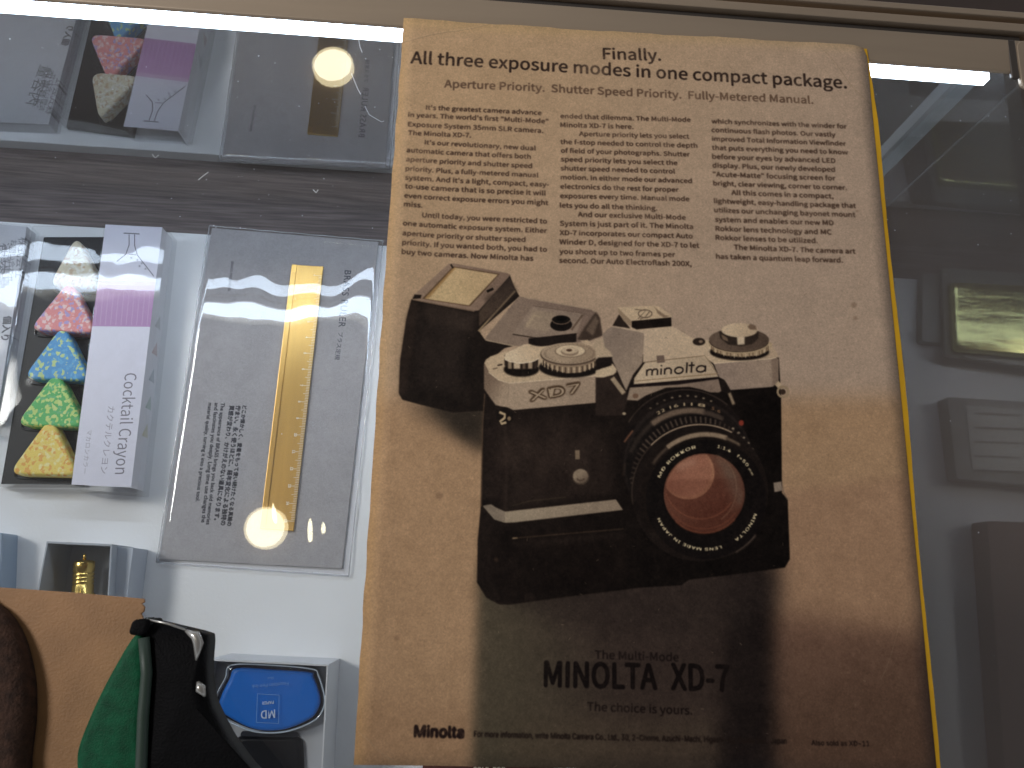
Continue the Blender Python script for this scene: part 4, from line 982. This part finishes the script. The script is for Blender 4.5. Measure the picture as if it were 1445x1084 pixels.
# ================================================================== THINGS ON THE GLASS, LOWER LEFT
M_KRAFT = mat('brown_leather_paper', (.44, .24, .11), .6, noise=.14, nscale=70, bump=.22, bscale=1400)
kp = [(-60, 826), (0, 829), (100, 836), (203, 845), (204, 850), (200, 852), (204, 857), (203, 863), (199, 866), (202, 872), (198, 880), (190, 1150), (-60, 1150)]
tag(MB().prism([*PX(.1, *kp)], 0.0, .1).build('brown_sheet', M_KRAFT, bevel=.02), 'tan brown sheet with a ragged right corner, lying on the glass at the lower left', 'sheet')
M_SUEDE = mat('dark_brown_suede', (.055, .026, .016), .9, noise=.5, nscale=350, bump=.6, bscale=1200)
ov = smooth_poly([U(x, y, .8)[:2] for x, y in ((-70, 850), (-20, 852), (14, 890), (32, 950), (35, 1010), (28, 1075), (20, 1160), (-70, 1160))], 5)
tag(MB().prism(ccw(ov), .105, .8, .45, 6).build('suede_case', M_SUEDE, smooth=True), 'rounded dark brown suede case lying on the brown sheet at the left edge', 'case')
gc = thing('two_tone_case', 'glossy black and green curved leather case resting on the brown sheet, above the ink box', 'case', U(210, 1000, .1))
ZG = 1.1
M_GRN = mat('green_leather', (.003, .10, .042), .6, noise=.3, nscale=300, bump=.25, bscale=1800, spec=.25)
M_BLK = mat('black_leather', (.004, .004, .005), .6, noise=.3, nscale=200, bump=.3, bscale=1600, spec=.10)
gpoly = smooth_poly([U(x, y, ZG)[:2] for x, y in ((186, 898), (200, 897), (206, 960), (200, 1040), (200, 1160), (110, 1160), (106, 1100), (106, 1062), (120, 1022), (138, 982), (160, 940))], 5)
MB().prism(ccw(gpoly), .105, ZG, .22, 5).build('green_side', M_GRN, gc, smooth=True)
bpoly = smooth_poly([U(x, y, ZG + .1)[:2] for x, y in ((197, 880), (203, 876), (240, 884), (280, 894), (288, 902), (286, 940), (290, 985), (300, 1012), (318, 1046), (345, 1084), (400, 1160), (195, 1160), (193, 1040), (198, 960))], 5)
MB().prism(ccw(bpoly), .105, ZG + .12, .4, 7).build('black_side', M_BLK, gc, smooth=True)
MB().prism(ccw(rpoly([U(x, y, ZG + .15)[:2] for x, y in ((187, 874), (213, 873), (205, 898), (180, 896))], .15, 4)), .2, ZG + .2, .1, 4).build('black_tab', M_BLK, gc, smooth=True)
MB().tube([U(x, y, ZG + .08) for x, y in ((203, 900), (207, 950), (202, 1010), (199, 1090), (199, 1150))], .16, 10).build('lit_edge', mat('lit_edge_grey', (.045, .075, .058), .5), gc, smooth=True)  # leather edge with its highlight put into the grey-green colour
M_HILITE = mat('gloss_highlight', (.62, .61, .58), .25, metal=.6)  # gloss highlights on the black leather, modelled as pale strips
for pl_ in (((262, 890), (276, 897), (280, 908), (277, 932)), ((279, 962), (283, 972), (289, 983))):
    MB().tube([U(x, y, ZG + .04) for x, y in pl_], [.04] + [.15] * (len(pl_) - 2) + [.03], 8).build('gloss_highlight', M_HILITE, gc, smooth=True)
MB().tube([U(x, y, ZG + .06) for x, y in ((206, 874), (236, 880), (262, 889))], .03, 8).build('gloss_edge_highlight', M_HILITE, gc, smooth=True)

# ================================================================== GOODS UNDER THE PAGE, SEEN IN THE SIDE GLASS
def MX(px, py, z):            # pixel of a reflection in the side glass -> the thing itself
    q = UC(px, py, z); return W(2 * XW - q[0], q[1], z)
def MP(z, *pp): return ccw([MX(x, y, z)[:2] for x, y in pp])
gp = thing('gold_packet', 'shiny gold foil packet in a frosted tray, mirrored in the glass at the right edge', 'packet', MX(1400, 450, ZB))
M_GOLD = mat('gold_foil', (.72, .70, .30), .22, metal=.95, bump=1.0, bscale=30, stretch=(.4, 2.2, 1))
M_FRO = mat('frosted_tray', (.20, .20, .19), .3)
MB().prism(rpoly(MP(ZB + .6, (1302, 385), (1500, 392), (1500, 500), (1300, 482)), .3), ZB, ZB + .6, .1).build('tray', M_FRO, gp)
MB().prism(rpoly(MP(ZB + 1.5, (1337, 372), (1500, 384), (1500, 520), (1342, 498)), .3), ZB + .62, ZB + .95, .1).build('inner_tray', mat('grey_rim_tray', (.26, .26, .24), .3), gp)
MB().prism(rpoly(MP(ZB + 1.5, (1343, 396), (1500, 404), (1500, 508), (1349, 494)), .3), ZB + .96, ZB + 1.5, .3, 5).build('foil', M_GOLD, gp, smooth=True)
pp_ = thing('printed_carton', 'grey carton with faint printed lines, mirrored in the glass below the gold packet', 'carton', MX(1400, 630, ZB))
MB().prism(rpoly(MP(ZB + 1.0, (1336, 560), (1500, 570), (1500, 690), (1350, 676)), .15), ZB, ZB + 1.0, .06).build('body', mat('grey_carton', (.27, .27, .27), .5), pp_)
MB().prism(rpoly(MP(ZB + 1.02, (1362, 572), (1490, 582), (1490, 672), (1372, 664)), .12), ZB + 1.0, ZB + 1.05, .04).build('raised_panel', mat('pale_panel', (.40, .40, .39), .35), pp_)
for k in range(5):
    y = 582 + k * 20; t = .0
    MB().prism(MP(ZB + 1.06, (1375, y), (1440 + (k % 3) * 8, y + 3), (1440 + (k % 3) * 8, y + 6), (1375, y + 3)), ZB + 1.052, ZB + 1.06).build('printed_line', mat('carton_ink', (.16, .16, .16), .6), pp_)
tag(MB().prism(rpoly(MP(ZB + 1.4, (1392, 735), (1560, 740), (1580, 1120), (1420, 1120)), .2), ZB, ZB + 1.4, .1).build('dark_red_box', mat('dark_red_card', (.09, .018, .02), .5)), 'dark red box mirrored in the glass at the lower right edge', 'box')
rb = thing('lettered_box', 'dark red box with pale lettering, peeping out below the magazine page', 'box', U(690, 1100, ZB))
MB().prism(PX(ZB + 1, (598, 1068), (778, 1066), (790, 1140), (590, 1140)), ZB, ZB + 1).build('body', mat('maroon_card', (.10, .025, .02), .5), rb)
d_ = U(700, 1080, ZB) - U(600, 1080, ZB); d_ /= np.linalg.norm(d_)
text_mesh('GOLD  POP', CJK, U(690, 1090, ZB + 1), d_, np.array([-d_[1], d_[0], 0]), .9, ZB + 1.002, 'lettering', mat('cream_ink', (.6, .52, .4), .5), rb, .02)
tag(MB().prism(PX(ZB + 1, (818, 1070), (935, 1068), (940, 1140), (815, 1140)), ZB, ZB + 1).build('brown_box', mat('brown_card', (.06, .04, .03), .5)), 'dark brown box peeping out below the magazine page', 'box')

# ------------------------------------------------------------------ dust, hairs and scuffs on the glass
M_DUST = mat('dust', (.75, .77, .8), .8)
mb = MB(); rg = random.Random(11)
def speck(p, r, kx=1.0, a=0):
    n = 6; c_, s_ = math.cos(a), math.sin(a)
    pts = [(r * kx * math.cos(t), r * math.sin(t)) for t in [2 * math.pi * k / n for k in range(n)]]
    mb.add([p + np.array([x * c_ - y * s_, x * s_ + y * c_, 0]) for x, y in pts] + [p + np.array([0, 0, r * .3])], [(k, (k + 1) % n, n) for k in range(n)])
for _ in range(150):
    px = rg.uniform(0, 560) if rg.random() < .6 else rg.uniform(1228, 1445); py = rg.uniform(60, 330) if rg.random() < .75 else rg.uniform(330, 1000)
    speck(U(px, py, -.118), rg.choice([.007, .009, .012, .017]))
for px, py, r in ((14, 55, .03), (365, 79, .028), (446, 79, .02), (536, 70, .02), (554, 81, .02), (516, 83, .02), (422, 150, .018), (336, 115, .02), (388, 89, .018)):
    speck(U(px, py, -.118), r)
tag(mb.build('dust', M_DUST), kind='stuff')
mb = MB()
for pts in ([(506, 55), (508, 66), (511, 74)], [(496, 104), (505, 126), (509, 133)], [(515, 150), (521, 162), (538, 172), (542, 171)], [(280, 254), (286, 249), (294, 243)], [(215, 218), (219, 223), (224, 219)], [(442, 268), (446, 272), (449, 268)]):
    mb.tube([U(x, y, -.115) for x, y in pts], .016 if len(pts) < 4 else .01, 5)
o = mb.build('lint', M_DUST); o['kind'] = 'stuff'
